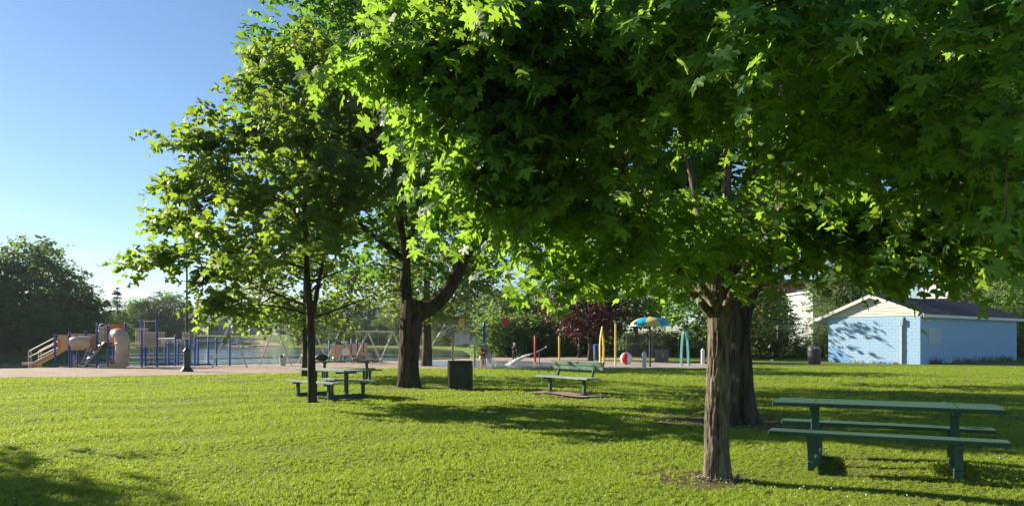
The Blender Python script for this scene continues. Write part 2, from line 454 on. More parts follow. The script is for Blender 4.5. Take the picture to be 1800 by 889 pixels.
def sheet(name, poly, mat, lift, step=.5, z=None, wob=.25):
    """a sheet over the terrain inside an outline with a wavering edge"""
    P = np.array(poly, float)
    out = []
    for i in range(len(P)):
        a, b = P[i], P[(i + 1) % len(P)]; L = np.hypot(*(b - a)); k = max(1, int(L / .7))
        nrm = np.array([-(b - a)[1], (b - a)[0]]) / max(L, 1e-6)
        for j in range(k):
            out.append(a + (b - a) * j / k + nrm * wob * (rng.random() - .5))
    bm = bmesh.new()
    vs = [bm.verts.new((p[0], p[1], 0)) for p in out]
    bm.faces.new(vs)
    x0, y0 = P.min(0); x1, y1 = P.max(0)
    for c in np.arange(x0 + step, x1, step):
        bmesh.ops.bisect_plane(bm, geom=bm.verts[:] + bm.edges[:] + bm.faces[:], plane_co=(c, 0, 0), plane_no=(1, 0, 0))
    for c in np.arange(y0 + step, y1, step):
        bmesh.ops.bisect_plane(bm, geom=bm.verts[:] + bm.edges[:] + bm.faces[:], plane_co=(0, c, 0), plane_no=(0, 1, 0))
    co = np.array([v.co[:] for v in bm.verts]); h = height(co[:, 0], co[:, 1]) + lift
    for v, q in zip(bm.verts, h): v.co.z = q if z is None else z
    bmesh.ops.recalc_face_normals(bm, faces=bm.faces[:])
    me = bpy.data.meshes.new(name); bm.to_mesh(me); bm.free()
    if len(me.polygons) and me.polygons[0].normal.z < 0: me.flip_normals()
    me.polygons.foreach_set('use_smooth', [True] * len(me.polygons))
    return tag(link(name, me, mat), kind='structure')

sheet('lake', [(-260, -30), (40, -30), (40, 260), (-260, 260)], M['lake_water'], 0, 80, WATER_Z, 0)
BEACH = [(-60, 11), (-25.5, 27), (-16.6, 30.3), (-10.2, 33), (-6.3, 39), (-3.2, 38.2), (-1, 38.5), (-1, 54), (12, 55.5), (11.5, 57), (2, 63), (-2.5, 65), (-5, 61), (-9, 55), (-15, 49.4), (-22, 45.6), (-28, 41.8), (-47, 33), (-70, 24)]
sheet('beach', BEACH, M['sand'], .012, 1.2)
sheet('splash_pad', [(-6.6, 43.5), (-2.6, 38.6), (4, 38.2), (11.6, 38.8), (12.6, 42), (12, 47), (7.5, 50.5), (2, 54), (-3.6, 53.5), (-7.5, 50)], M['concrete'], .02, 1.5, wob=.1)
sheet('wet_concrete', [(-6.0, 44.2), (-2.4, 39.2), (1.6, 38.8), (2.9, 41), (3.2, 46), (1.2, 52), (-3.2, 52.5), (-6.8, 50)], M['wet_conc'], .026, 1.5, wob=.5)
sheet('far_beach', [(-64, 216.5), (-73, 221), (-86, 235), (-104, 236), (-108, 226), (-95, 221), (-80, 216.5)], M['sand'], .03, 3)
# slab under the bench
sp = sheet('bench_slab', [(1.02, 20.95), (.45, 20.5), (1.75, 18.5), (2.45, 18.75)], M['slab'], .05, .4, wob=.12)

# ------------------------------------------------------------------ grass (nobody could count it)
def scatter_grass():
    pts = []
    def band(y0, y1, dens):
        xm = y1 * .72 + 2.5
        n = int(2 * xm * (y1 - y0) * dens)
        X = rng.uniform(-xm, xm, n); Y = rng.uniform(y0, y1, n)
        k = np.abs(X) < Y * .72 + 2.5
        pts.append(np.stack([X[k], Y[k], np.full(k.sum(), 0.)], -1))
    sizes = []
    for y0, y1, d, s in ((4.5, 9, 680, .68), (9, 13, 430, .72), (13, 18, 240, .82), (18, 26, 120, .98), (26, 41, 55, 1.15)):
        band(y0, y1, d); sizes.append(np.full(len(pts[-1]), s))
    P = np.concatenate(pts); S = np.concatenate(sizes)
    big = np.sin(P[:, 0] * 1.9 + np.sin(P[:, 1] * 1.3) * 2) * np.sin(P[:, 1] * 2.3 + 1) + .6 * np.sin(P[:, 0] * .7 - P[:, 1] * .5)
    keep = rng.random(len(P)) > soil(P[:, 0], P[:, 1]) * .95
    keep &= poly_sd(P[:, 0], P[:, 1], np.array(BEACH, float)) < -.15
    pad = np.array([(-6.6, 43.5), (-2.6, 38.6), (4, 38.2), (11.6, 38.8), (12.6, 42), (12, 47), (7.5, 50.5)], float)
    keep &= poly_sd(P[:, 0], P[:, 1], pad) < 0
    keep &= poly_sd(P[:, 0], P[:, 1], np.array([(1.02, 20.95), (.45, 20.5), (1.75, 18.5), (2.45, 18.75)], float)) < -.02
    S = S * (1 + .22 * big) * rng.uniform(.7, 1.25, len(P))
    P, S = P[keep], S[keep]
    P[:, 2] = height(P[:, 0], P[:, 1]) - .004
    me = bpy.data.meshes.new('grass'); me.vertices.add(len(P)); me.vertices.foreach_set('co', P.astype(np.float32).ravel())
    a = me.attributes.new('size', 'FLOAT', 'POINT'); a.data.foreach_set('value', S.astype(np.float32))
    a = me.attributes.new('turn', 'FLOAT_VECTOR', 'POINT')
    rot = np.zeros((len(P), 3)); rot[:, 2] = rng.uniform(0, 6.28, len(P)); rot[:, :2] = rng.normal(0, .12, (len(P), 2))
    a.data.foreach_set('vector', rot.astype(np.float32).ravel())
    o = link('grass', me, M['blade']); tag(o, kind='stuff')
    tufts = []
    for t in range(5):
        vs, fs = [], []
        for b in range(11 if t < 4 else 8):
            az = random.uniform(0, 6.28); r = random.uniform(0, .045); x, y = r * math.cos(az), r * math.sin(az)
            h = random.uniform(.03, .062); lean = random.uniform(.2, 1.0) * h; la = random.uniform(0, 6.28); w = random.uniform(.0028, .005)
            if t == 4: h *= .6; w = .011
            px, py = -math.sin(la) * w, math.cos(la) * w; k = len(vs)
            lx, ly = math.cos(la) * lean, math.sin(la) * lean
            vs += [(x - px, y - py, 0), (x + px, y + py, 0), (x + lx * .35 + px * .8, y + ly * .35 + py * .8, h * .6), (x + lx * .35 - px * .8, y + ly * .35 - py * .8, h * .6), (x + lx, y + ly, h)]
            fs += [(k, k + 1, k + 2, k + 3), (k + 3, k + 2, k + 4)]
        tm = bpy.data.meshes.new('grass_tuft'); tm.from_pydata(vs, [], fs); tm.materials.append(M['blade'])
        tufts.append(bpy.data.objects.new('grass_tuft', tm))
    ng = bpy.data.node_groups.new('grass_scatter', 'GeometryNodeTree')
    ng.interface.new_socket('Geometry', in_out='INPUT', socket_type='NodeSocketGeometry')
    ng.interface.new_socket('Geometry', in_out='OUTPUT', socket_type='NodeSocketGeometry')
    N, L = ng.nodes, ng.links
    gi, go = N.new('NodeGroupInput'), N.new('NodeGroupOutput')
    mp, ip = N.new('GeometryNodeMeshToPoints'), N.new('GeometryNodeInstanceOnPoints')
    gj = N.new('GeometryNodeGeometryToInstance')
    for t in tufts:
        oi = N.new('GeometryNodeObjectInfo'); oi.inputs['Object'].default_value = t
        L.new(oi.outputs['Geometry'], gj.inputs[0])
    na, nb = N.new('GeometryNodeInputNamedAttribute'), N.new('GeometryNodeInputNamedAttribute')
    na.data_type = 'FLOAT'; na.inputs[0].default_value = 'size'; nb.data_type = 'FLOAT_VECTOR'; nb.inputs[0].default_value = 'turn'
    L.new(gi.outputs[0], mp.inputs[0]); L.new(mp.outputs[0], ip.inputs['Points']); L.new(gj.outputs[0], ip.inputs['Instance'])
    ip.inputs['Pick Instance'].default_value = True
    L.new(nb.outputs[0], ip.inputs['Rotation']); L.new(na.outputs[0], ip.inputs['Scale']); L.new(ip.outputs[0], go.inputs[0])
    md = o.modifiers.new('scatter', 'NODES'); md.node_group = ng
scatter_grass()

# ------------------------------------------------------------------ trees
MAPLE = [(0, .03), (.16, -.10), (.30, -.02), (.50, .05), (.40, .20), (.64, .46), (.36, .44), (.20, .50), (.20, .70), (0, 1.0)]
MAPLE_FINE = [(0, .04), (.12, -.06), (.25, -.10), (.31, 0), (.44, -.01), (.56, .10), (.42, .14), (.35, .27), (.44, .35), (.60, .38), (.68, .60), (.53, .56), (.44, .63), (.33, .55), (.18, .47), (.17, .60), (.25, .70), (.13, .77), (.09, .88), (0, 1.04)]
def maple_template(n_keep=None, half=None):
    half = half or [MAPLE[i] for i in n_keep]
    out = list(half) + [(-x, y) for x, y in half[-2:0:-1]]
    c = (0, .33)
    V = np.array([(c[0], c[1], 0)] + [(x, y, 0) for x, y in out], float)
    V[:, 2] = .10 * np.abs(V[:, 0]) - .22 * np.maximum(V[:, 1] - .3, 0) ** 2 - .30 * np.abs(V[:, 0]) ** 2
    n = len(out)
    return V, np.array([(0, 1 + i, 1 + (i + 1) % n) for i in range(n)])[:, [0, 2, 1]]
T_FULL = maple_template(half=MAPLE_FINE)
T_MID = maple_template([0, 1, 3, 5, 7, 9])
T_FAR = (np.array([(0, 0, 0), (.42, .45, .06), (0, 1, -.08), (-.42, .45, .06)], float), np.array([(0, 1, 2), (0, 2, 3)]))

def unit(a): return a / np.maximum(np.linalg.norm(a, axis=-1, keepdims=True), 1e-9)
def leaf_frames(P, T, Nn, S):
    T = unit(T); X = unit(np.cross(T, Nn)); Z = np.cross(X, T)
    S = np.asarray(S); w = .82 + .36 * ((S * 7919.3) % 1); c = .2 + 2.6 * ((S * 5417.7) % 1) ** 1.5      # every leaf its own width and curl
    return np.stack([X * w[:, None], T, Z * c[:, None]], -1) * S[:, None, None]          # columns
def leaf_mesh(name, P, T, Nn, S, tpl):
    V, Fc = tpl; B = leaf_frames(P, T, Nn, S)
    W_ = np.einsum('nij,kj->nki', B, V) + P[:, None, :]
    Fa = Fc[None] + (np.arange(len(P)) * len(V))[:, None, None]
    return np_mesh(name, W_.reshape(-1, 3), Fa.reshape(-1, Fc.shape[1]))

def sprays(g, O, D, L, lps, droop, size, spread=.16, hang=.55):
    """leaves along drooping twigs; O origins, D directions, L lengths -> leaf P, T, N, S and the twigs' points"""
    n = len(O); D = unit(D)
    t = np.linspace(.12, 1, lps)[None, :, None]
    ax = O[:, None] + D[:, None] * (t * L[:, None, None]); ax[:, :, 2] -= droop * (t[:, :, 0] ** 2) * L[:, None]
    side = unit(np.cross(D, np.array([0, 0, 1.]))); sgn = np.where(np.arange(lps) % 2 == 0, 1, -1)[None, :, None]
    sv = side[:, None] * sgn
    jit = g.normal(0, 1, (n, lps, 3))
    T = D[:, None] * .55 + sv * .6 + jit * .38; T[:, :, 2] -= hang
    Nn = jit[:, :, ::-1] * .45 + D[:, None] * .25; Nn[:, :, 2] += .8
    P = ax + sv * spread * .4 * g.random((n, lps, 1)) + g.normal(0, spread * .28, (n, lps, 3))
    S = size * g.uniform(.65, 1.2, (n, lps))
    return P.reshape(-1, 3), T.reshape(-1, 3), Nn.reshape(-1, 3), S.reshape(-1), ax

def prof_r(prof, z): return np.interp(z, [p[0] for p in prof], [p[1] for p in prof])

def crown(g, prof, nclump, nspray, lps, size, L, rc, lean=(0, 0), droop=.35, shell=.45, hang=.55, extra=None, aspect=1.0, cut=None, lobe=.22):
    """clumps of leafy twigs inside a profile of radius over height; returns leaves, twig axes and clump centres"""
    z0, z1 = prof[0][0], prof[-1][0]
    zz = g.uniform(z0, z1, nclump * 8); rr = prof_r(prof, zz); k = g.random(len(zz)) < (rr / max(p[1] for p in prof))
    zz, rr = zz[k][:nclump], rr[k][:nclump]
    az = g.uniform(0, 2 * np.pi, len(zz)); f = shell + (1 - shell) * g.random(len(zz)) ** .55
    r = rr * f * (1 - lobe * .64 + lobe * np.sin(az * 3 + zz * 1.7) * np.sin(az * 2 - zz + 1))
    C = np.stack([r * np.cos(az) + lean[0] * (zz - z0), r * np.sin(az) * aspect + lean[1] * (zz - z0), zz], -1)
    if cut is not None: C = C[~cut(C)]
    if extra is not None: C = np.concatenate([C, extra])
    n = len(C)
    Oc = np.repeat(C, nspray, 0) + g.normal(0, 1, (n * nspray, 3)) * np.array([rc, rc, rc * .5])
    zc = (z0 * .55 + z1 * .45)
    out = unit(Oc * np.array([1, 1, 0]) + 1e-6); D = out * .75 + g.normal(0, .6, Oc.shape); D[:, 2] = D[:, 2] * .5 + .16 * (Oc[:, 2] - zc) / (z1 - z0)
    Ls = L * g.uniform(.6, 1.25, len(Oc))
    P, T, Nn, S, ax = sprays(g, Oc, D, Ls, lps, droop, size, spread=L * .3, hang=hang)
    return (P, T, Nn, S), ax, C

def bez(a, b, c, n=8):
    a, b, c = Vector(a), Vector(b), Vector(c)
    return [a * (1 - t) ** 2 + b * 2 * t * (1 - t) + c * t * t for t in [i / (n - 1) for i in range(n)]]

def bark_trunk(name, pts, rads, mat, parent, n=48, rings=110, amp=.022, freq=9.0, flare=.5, flare_h=.45, lobes=5, seed=0):
    """a trunk with ridged bark cut into its surface and a root flare"""
    P = np.array([p[:] for p in pts]); s = np.linspace(0, 1, len(P)); t = np.linspace(0, 1, rings)
    # ring heights run denser near the ground
    C = np.stack([np.interp(t, s, P[:, i]) for i in range(3)], -1); rad = np.interp(t, s, rads)
    V = []
    for i in range(rings):
        h = C[i, 2] - P[0, 2]
        fl = flare * math.exp(-max(h, 0) / flare_h * 2.2)
        for k in range(n):
            a = 2 * math.pi * k / n
            ca, sa = math.cos(a), math.sin(a)
            q = Vector((ca * rad[i] * freq * 3.2 + seed, sa * rad[i] * freq * 3.2, h * freq * .30))
            e = 1 - 2 * abs(mnoise.noise(q)); e2 = 1 - 2 * abs(mnoise.noise(q * 2.3 + Vector((5, 3, 1))))
            lump = mnoise.noise(Vector((ca * 1.3 + seed, sa * 1.3, h * .8)))
            root = fl * (1 + .55 * math.sin(lobes * a + seed) + .3 * math.sin((lobes - 2) * a + 2))
            r = rad[i] * (1 + .07 * lump + root) + amp * (e * .8 + e2 * .35 - .55)
            V.append((C[i, 0] + ca * r, C[i, 1] + sa * r, C[i, 2]))
    Fc = [(i * n + k, i * n + (k + 1) % n, (i + 1) * n + (k + 1) % n, (i + 1) * n + k) for i in range(rings - 1) for k in range(n)]
    me = np_mesh(name, np.array(V), np.array(Fc), True)
    return link(name, me, mat, parent)

def limb_to(mb, limbs, c, r0=.03, r1=.007, n=5):
    """a branch from the nearest fitting point of the limbs out to a clump"""
    c = Vector(c); best, bp = 1e9, None
    for pts in limbs:
        for p in pts[1:]:
            d = (p - c).length + max(0, p.z - c.z + .1) * 1.3
            if d < best: best, bp = d, p
    mid = (bp + c) / 2 + Vector((random.uniform(-.12, .12), random.uniform(-.12, .12), .12 + .08 * (c - bp).length))
    pts = bez(bp, mid, c, 6)
    mb.tube(pts, [r0 + (r1 - r0) * i / 5 for i in range(6)], n, False)

def in_view(P, pad=0.0):
    Y = np.maximum(P[:, 1], .05); u = 900 + FPX * P[:, 0] / Y; v = HZN - FPX * (P[:, 2] - EYE) / Y
    return (P[:, 1] > .4) & (u > -pad) & (u < 1800 + pad) & (v > -pad) & (v < 889 + pad)

def finish_tree(root, leaves, tpl, mat, own=300, leaf_name='leaf', fine=0):
    """links a crown: the leaves that show largest as parts, the rest as one part of kind stuff"""
    P, T, Nn, S = leaves
    base = np.array(root.location[:]) if root else np.zeros(3)
    if own:
        w = P + base; d = np.linalg.norm(w - np.array([0, 0, EYE]), axis=1)
        key = np.where(in_view(w), S / d, 0); order = np.argsort(-key)[:own]
        Vt, Ft = tpl; lm = np_mesh('leaf', Vt, Ft); lm.materials.append(mat)
        B = leaf_frames(P[order], T[order], Nn[order], S[order])
        for i, j in enumerate(order):
            o = bpy.data.objects.new(leaf_name, lm); COL.objects.link(o); o.parent = root
            mt = Matrix.Identity(4)
            for a in range(3):
                for b in range(3): mt[a][b] = B[i, a, b]
                mt[a][3] = P[j, a]
            o.matrix_local = mt
        k = np.ones(len(P), bool); k[order] = False
        P, T, Nn, S = P[k], T[k], Nn[k], S[k]
    if fine:                              # the nearer leaves keep their toothed outline, those deeper in get a simpler one
        w = P + base; d = np.linalg.norm(w - np.array([0, 0, EYE]), axis=1); key = np.where(in_view(w, 100), S / d, 0); q = key >= np.sort(key)[-fine]
        tag(link('foliage', leaf_mesh('foliage', P[q], T[q], Nn[q], S[q], tpl), mat, root), kind='stuff')
        P, T, Nn, S, tpl = P[~q], T[~q], Nn[~q], S[~q], T_MID
    o = link('foliage' if own else 'crown', leaf_mesh('foliage', P, T, Nn, S, tpl), mat, root)
    if own: tag(o, kind='stuff')
    return o

# --- the maple in front
def near_maple():
    g = np.random.default_rng(11)
    b = PT(2.24, 8.1)
    root = empty('maple_tree', b, 0, 'big leafy maple with ridged trunk and a chain round its foot, beside the picnic table', 'tree')
    bark_trunk('trunk', [(0, 0, -.1), (.0, 0, .5), (.02, 0, 1.2), (.04, 0, 1.8), (.02, .02, 2.4), (.06, .04, 3.1)], [.127, .123, .121, .124, .118, .085], M['bark_main'], root, 90, 190, .019, 11, .36, .42, 5, 3)
    limbs = [
        bez((.02, 0, 1.7), (-.12, .0, 2.6), (-.42, .1, 4.2), 10), bez((.05, 0, 1.8), (.10, .05, 2.9), (.25, .1, 5.6), 10),
        bez((.10, 0, 1.8), (.45, -.05, 2.5), (.7, -.1, 4.4), 10), bez((-.02, 0, 1.75), (-.7, -.3, 2.5), (-2.2, -.9, 3.5), 10),
        bez((.05, -.03, 1.8), (.2, -.9, 2.6), (.3, -2.8, 3.4), 10), bez((.1, 0, 2.1), (.8, .1, 3.2), (2.8, -.2, 4.3), 10),
        bez((0, .05, 1.8), (-.3, 1.2, 2.8), (-.7, 2.9, 3.9), 10), bez((.1, .05, 1.9), (.9, 1.2, 3.0), (2.0, 2.8, 4.1), 10),
        bez((.05, 0, 1.8), (-.5, -.8, 2.3), (-1.6, -2.4, 3.1), 10), bez((.08, 0, 1.9), (.9, -1.0, 2.5), (1.7, -3.2, 3.0), 10)]
    mb = MB()
    for i, pts in enumerate(limbs):
        r0 = (.085, .085, .075, .05, .045, .05, .045, .045, .04, .04)[i]
        mb.tube(pts, [r0 * (1 - .75 * k / 9) for k in range(10)], 10, False)
    # boughs placed where they hang: (column, row, distance)
    ex = []
    for px, py, Y, k in EXTRA_MAIN:
        p = at(px + (165 if px < 720 else 125 if px < 820 else 60 if px < 1000 else 20), py - (55 if px < 1200 else 40), Y)
        for _ in range(max(1, k - 2) if 800 < px < 1150 else k):
            ex.append((p.x - b.x + g.normal(0, .14), p.y - b.y + g.normal(0, .3), p.z - b.z + g.normal(0, .07)))
    prof = [(1.75, 1.3), (2.2, 2.9), (2.8, 4.2), (3.8, 5.0), (5.2, 4.8), (6.8, 3.2), (8.2, 1.6), (9.0, .4)]
    def cut(C):                       # keep the view of trunk, shed and table open, as it is in the photograph
        w = C + np.array(b[:]); Y = np.maximum(w[:, 1], .3)
        u = 900 + FPX * w[:, 0] / Y; v = HZN - FPX * (w[:, 2] - EYE) / Y
        low = np.interp(u, [560, 640, 700, 800, 900, 1000, 1130, 1220, 1330, 1440, 1560, 1700, 1850], [60, 140, 220, 250, 330, 390, 400, 390, 370, 340, 330, 330, 335])
        return ((w[:, 1] < 12) & (v > low) & (v < 760)) | (np.hypot(w[:, 0], w[:, 1]) < 2.0) | ((u < 810) & (v > -700) & (w[:, 1] < 8.6)) | ((u < 690) & (w[:, 1] >= 8.6)) | ((u < 1200) & (w[:, 1] < 8.6) & (g.random(len(C)) < .62)) | ((np.abs(u - 1285) < 125) & (np.abs(v - 280) < 110) & (w[:, 1] < 8.0) & (g.random(len(C)) < .85))
    lv, ax, C = crown(g, prof, 360, 10, 11, .092, .36, .17, droop=.5, shell=.4, hang=.8, extra=np.array(ex), cut=cut)
    for c in C: limb_to(mb, limbs, c, .022, .006)
    mb.build('branches', M['bark_main'], root, True)
    tw = MB()
    for q in ax[::2]: tw.tube([Vector(q[0]), Vector(q[len(q) // 2]), Vector(q[-1])], [.005, .004, .002], 3, False)
    tag(tw.build('twigs', M['bark_main'], root), kind='stuff')
    finish_tree(root, lv, T_FULL, M['maple'], fine=14000)
    # chain lying round the foot
    mb = MB()
    for i in range(46):
        a = 2 * math.pi * i / 46; r = .242 + .012 * math.sin(3 * a)
        c = Vector((r * math.cos(a), r * math.sin(a), .035 + .008 * math.sin(7 * a))); t = Vector((-math.sin(a), math.cos(a), 0)); nn = Vector((0, 0, 1)) if i % 2 else Vector((math.cos(a), math.sin(a), 0))
        mb.tube([c + t * .021 * math.cos(u) + nn * .012 * math.sin(u) for u in [k * math.pi / 4 for k in range(9)]], .0042, 5, False)
    o = mb.build('chain', M['chain_steel'], None, True, b); tag(o, 'steel chain lying round the foot of the big front maple', 'chain')
EXTRA_MAIN = [  # hanging boughs of the near crown
    (620, 30, 5.2, 4), (600, 110, 5.2, 4), (575, 180, 5.2, 3), (640, 160, 5.3, 5), (690, 90, 5.4, 5), (720, 220, 5.3, 5), (760, 140, 5.2, 5), (650, 240, 5.4, 4),
    (740, 310, 5.3, 4), (800, 270, 5.5, 5), (860, 200, 5.6, 5), (840, 350, 5.6, 5), (790, 390, 5.4, 4), (740, 370, 5.2, 4), (690, 370, 5.2, 2), (790, 385, 5.3, 3), (900, 420, 6.0, 4), (930, 330, 5.8, 5), (960, 400, 5.8, 4),
    (1000, 300, 5.9, 5), (1020, 470, 6.4, 4), (1060, 500, 6.3, 3), (1010, 525, 6.3, 1), (1110, 490, 6.4, 4), (1090, 420, 6.2, 5), (1150, 430, 6.4, 4), (1180, 480, 6.8, 3), (950, 250, 5.2, 4),
    (940, 515, 6.4, 1), (985, 540, 6.3, 2), (1040, 525, 6.3, 2), (1100, 505, 6.4, 2), (1140, 490, 6.5, 3), (1180, 500, 7.2, 3), (1210, 470, 7.4, 3), (1330, 470, 7.4, 3), (1290, 430, 7.4, 3),
    (1400, 350, 6.4, 5), (1480, 400, 6.6, 5), (1540, 450, 6.6, 5), (1600, 440, 6.4, 5), (1660, 430, 6.2, 5), (1720, 410, 5.8, 5), (1780, 420, 5.6, 5), (1500, 480, 7.0, 3), (1560, 465, 6.8, 3), (1640, 455, 6.5, 3), (1700, 445, 6.2, 2), (1440, 420, 6.9, 4),
    (1790, 60, 3.0, 1), (1720, 60, 3.2, 1), (1780, 150, 3.2, 1), (1620, 60, 3.6, 2), (1560, 30, 3.7, 2), (1690, 130, 3.6, 2), (1780, 280, 3.8, 2), (1320, 40, 3.6, 2), (1340, 110, 4.0, 3), (1120, 20, 3.8, 2), (1220, 60, 4.2, 3),
    (1650, 250, 4.4, 4), (1550, 200, 4.6, 4), (1450, 150, 4.8, 4), (1720, 330, 4.6, 4), (1500, 300, 5.2, 5), (1600, 350, 5.4, 5), (1400, 250, 5.4, 4), (1250, 180, 5.0, 4), (1120, 150, 5.0, 4), (1040, 90, 4.8, 4), (930, 120, 4.8, 4), (840, 60, 4.9, 4), (760, 40, 5.0, 4), (1120, 260, 5.4, 4), (1060, 220, 5.2, 4)]
near_maple()

# --- the dark maple right behind it
def behind_maple():
    g = np.random.default_rng(23)
    b = PT(4.22, 13.55)
    root = empty('maple_tree', b, 0, 'dark trunked old maple with flared roots, standing right behind the chained maple', 'tree')
    bark_trunk('trunk', [(0, 0, -.15), (-.03, 0, .8), (-.06, 0, 1.6), (-.05, 0, 2.4)], [.215, .205, .2, .24], M['bark_dark'], root, 60, 90, .026, 6, .75, .6, 5, 8)
    limbs = [bez((-.02, 0, 1.9), (.28, 0, 3.2), (1.3, -.1, 3.5), 10), bez((-.1, 0, 2.2), (-.3, .1, 3.8), (-.5, .3, 6.0), 10), bez((0, 0, 2.2), (.2, .2, 4.2), (.5, .4, 7.0), 10),
             bez((-.2, 0, 2.2), (-1.2, .2, 3.4), (-3.2, .4, 4.6), 10), bez((0, .1, 2.2), (.8, 1.2, 3.6), (2.2, 2.8, 5.0), 10), bez((0, -.1, 2.3), (-.2, -1.4, 3.6), (-.6, -2.8, 4.6), 10), bez((1.3, -.1, 3.5), (2.6, -.2, 3.9), (4.4, -.2, 4.6), 10),
             bez((.6, 0, 3.0), (2.0, -.4, 4.4), (3.6, -.6, 6.4), 10)]
    mb = MB()
    for i, pts in enumerate(limbs):
        r0 = (.17, .15, .16, .12, .11, .11, .095, .10)[i]; e = .55 if i == 0 else .25
        mb.tube(pts, [r0 * (1 - (1 - e) * k / 9) for k in range(10)], 12, False)
    prof = [(2.7, 3.4), (3.4, 4.8), (5, 5.4), (7, 5.2), (9, 4.0), (11, 2.2), (12, .5)]
    def cut(C):
        w = C + np.array(b[:]); u = 900 + FPX * w[:, 0] / w[:, 1]; v = HZN - FPX * (w[:, 2] - EYE) / w[:, 1]
        low = np.interp(u, [820, 900, 1000, 1100, 1200, 1360, 1400, 1440, 1500, 1800], [330, 400, 430, 440, 440, 400, 395, 395, 440, 470])
        return (v > low) | ((np.abs(u - 1402) < 42) & (v > 320)) | ((np.abs(u - 1640) < 110) & (np.abs(v - 280) < 45) )
    lv, ax, C = crown(g, prof, 240, 11, 9, .17, .6, .42, lean=(.12, 0), droop=.4, shell=.4, hang=.5, cut=cut)
    for c in C: limb_to(mb, limbs, c, .035, .008)
    mb.build('branches', M['bark_dark'], root, True)
    finish_tree(root, lv, T_MID, M['maple_dark'])
behind_maple()

# --- the slim maple by the picnic table
def slim_maple():
    g = np.random.default_rng(31)
    b = PT(-4.95, 18.35)
    root = empty('maple_tree', b, 0, 'slim young maple growing in front of the picnic table with the empty top', 'tree')
    bark_trunk('trunk', [(0, 0, -.1), (-.02, 0, .6), (-.03, 0, 1.4), (-.05, .0, 2.1), (-.12, .0, 3.0), (-.2, .0, 4.6), (-.15, 0, 6.4), (-.05, 0, 7.8)], [.102, .098, .094, .09, .075, .055, .035, .012], M['bark_dark'], root, 36, 130, .010, 10, .35, .3, 4, 5)
    limbs = [[Vector(p) for p in ((-.05, 0, 2.1), (-.12, 0, 3.0), (-.2, 0, 4.6), (-.15, 0, 6.4), (-.05, 0, 7.8))], bez((-.04, 0, 1.9), (.16, 0, 3.0), (.5, .1, 5.0), 10)]
    for k in range(18):
        a = k * 2.4 + .4; z = 2.1 + k * .30; r = prof_r(SLIM, z + .5) * .72
        limbs.append(bez((-.1, 0, z), (r * .45 * math.cos(a), r * .45 * math.sin(a), z + .25), (r * math.cos(a), r * math.sin(a), z + .75), 8))
    mb = MB()
    for i, pts in enumerate(limbs[1:]):
        r0 = .075 if i == 0 else .036; mb.tube(pts, [r0 * (1 - .75 * k / (len(pts) - 1)) for k in range(len(pts))], 7, False)
    ex = []
    for px, py in ((245, 448), (262, 450), (285, 445), (300, 240), (285, 322), (310, 300), (350, 205), (400, 160), (440, 95), (455, 130), (330, 395), (300, 380), (340, 480), (380, 520), (420, 540), (360, 540), (300, 330), (330, 250), (270, 380), (345, 345)):
        p = at(px + 32, py, 18.3 + g.normal(0, .5)); ex.append((p.x - b.x, p.y - b.y, p.z - b.z))
    ex = np.array(ex + ex)
    def cut(C):
        w = C + np.array(b[:]); u = 900 + FPX * w[:, 0] / w[:, 1]; v = HZN - FPX * (w[:, 2] - EYE) / w[:, 1]
        return (u > 590) & (v > 420) | (u > 640) & (v > 330) | (v > 540) | ((u > 430) & (v > 500))
    lv, ax, C = crown(g, SLIM, 165, 9, 9, .165, .5, .26, droop=.35, shell=.3, hang=.5, extra=ex, cut=cut)
    for c in C: limb_to(mb, limbs, c, .02, .006)
    mb.build('branches', M['bark_dark'], root, True)
    finish_tree(root, lv, T_MID, M['maple_slim'])
SLIM = [(2.3, 1.7), (2.7, 2.8), (3.4, 3.6), (4.4, 3.3), (5.4, 2.9), (6.5, 2.35), (7.6, 1.6), (8.5, .8), (9.2, .2)]
slim_maple()

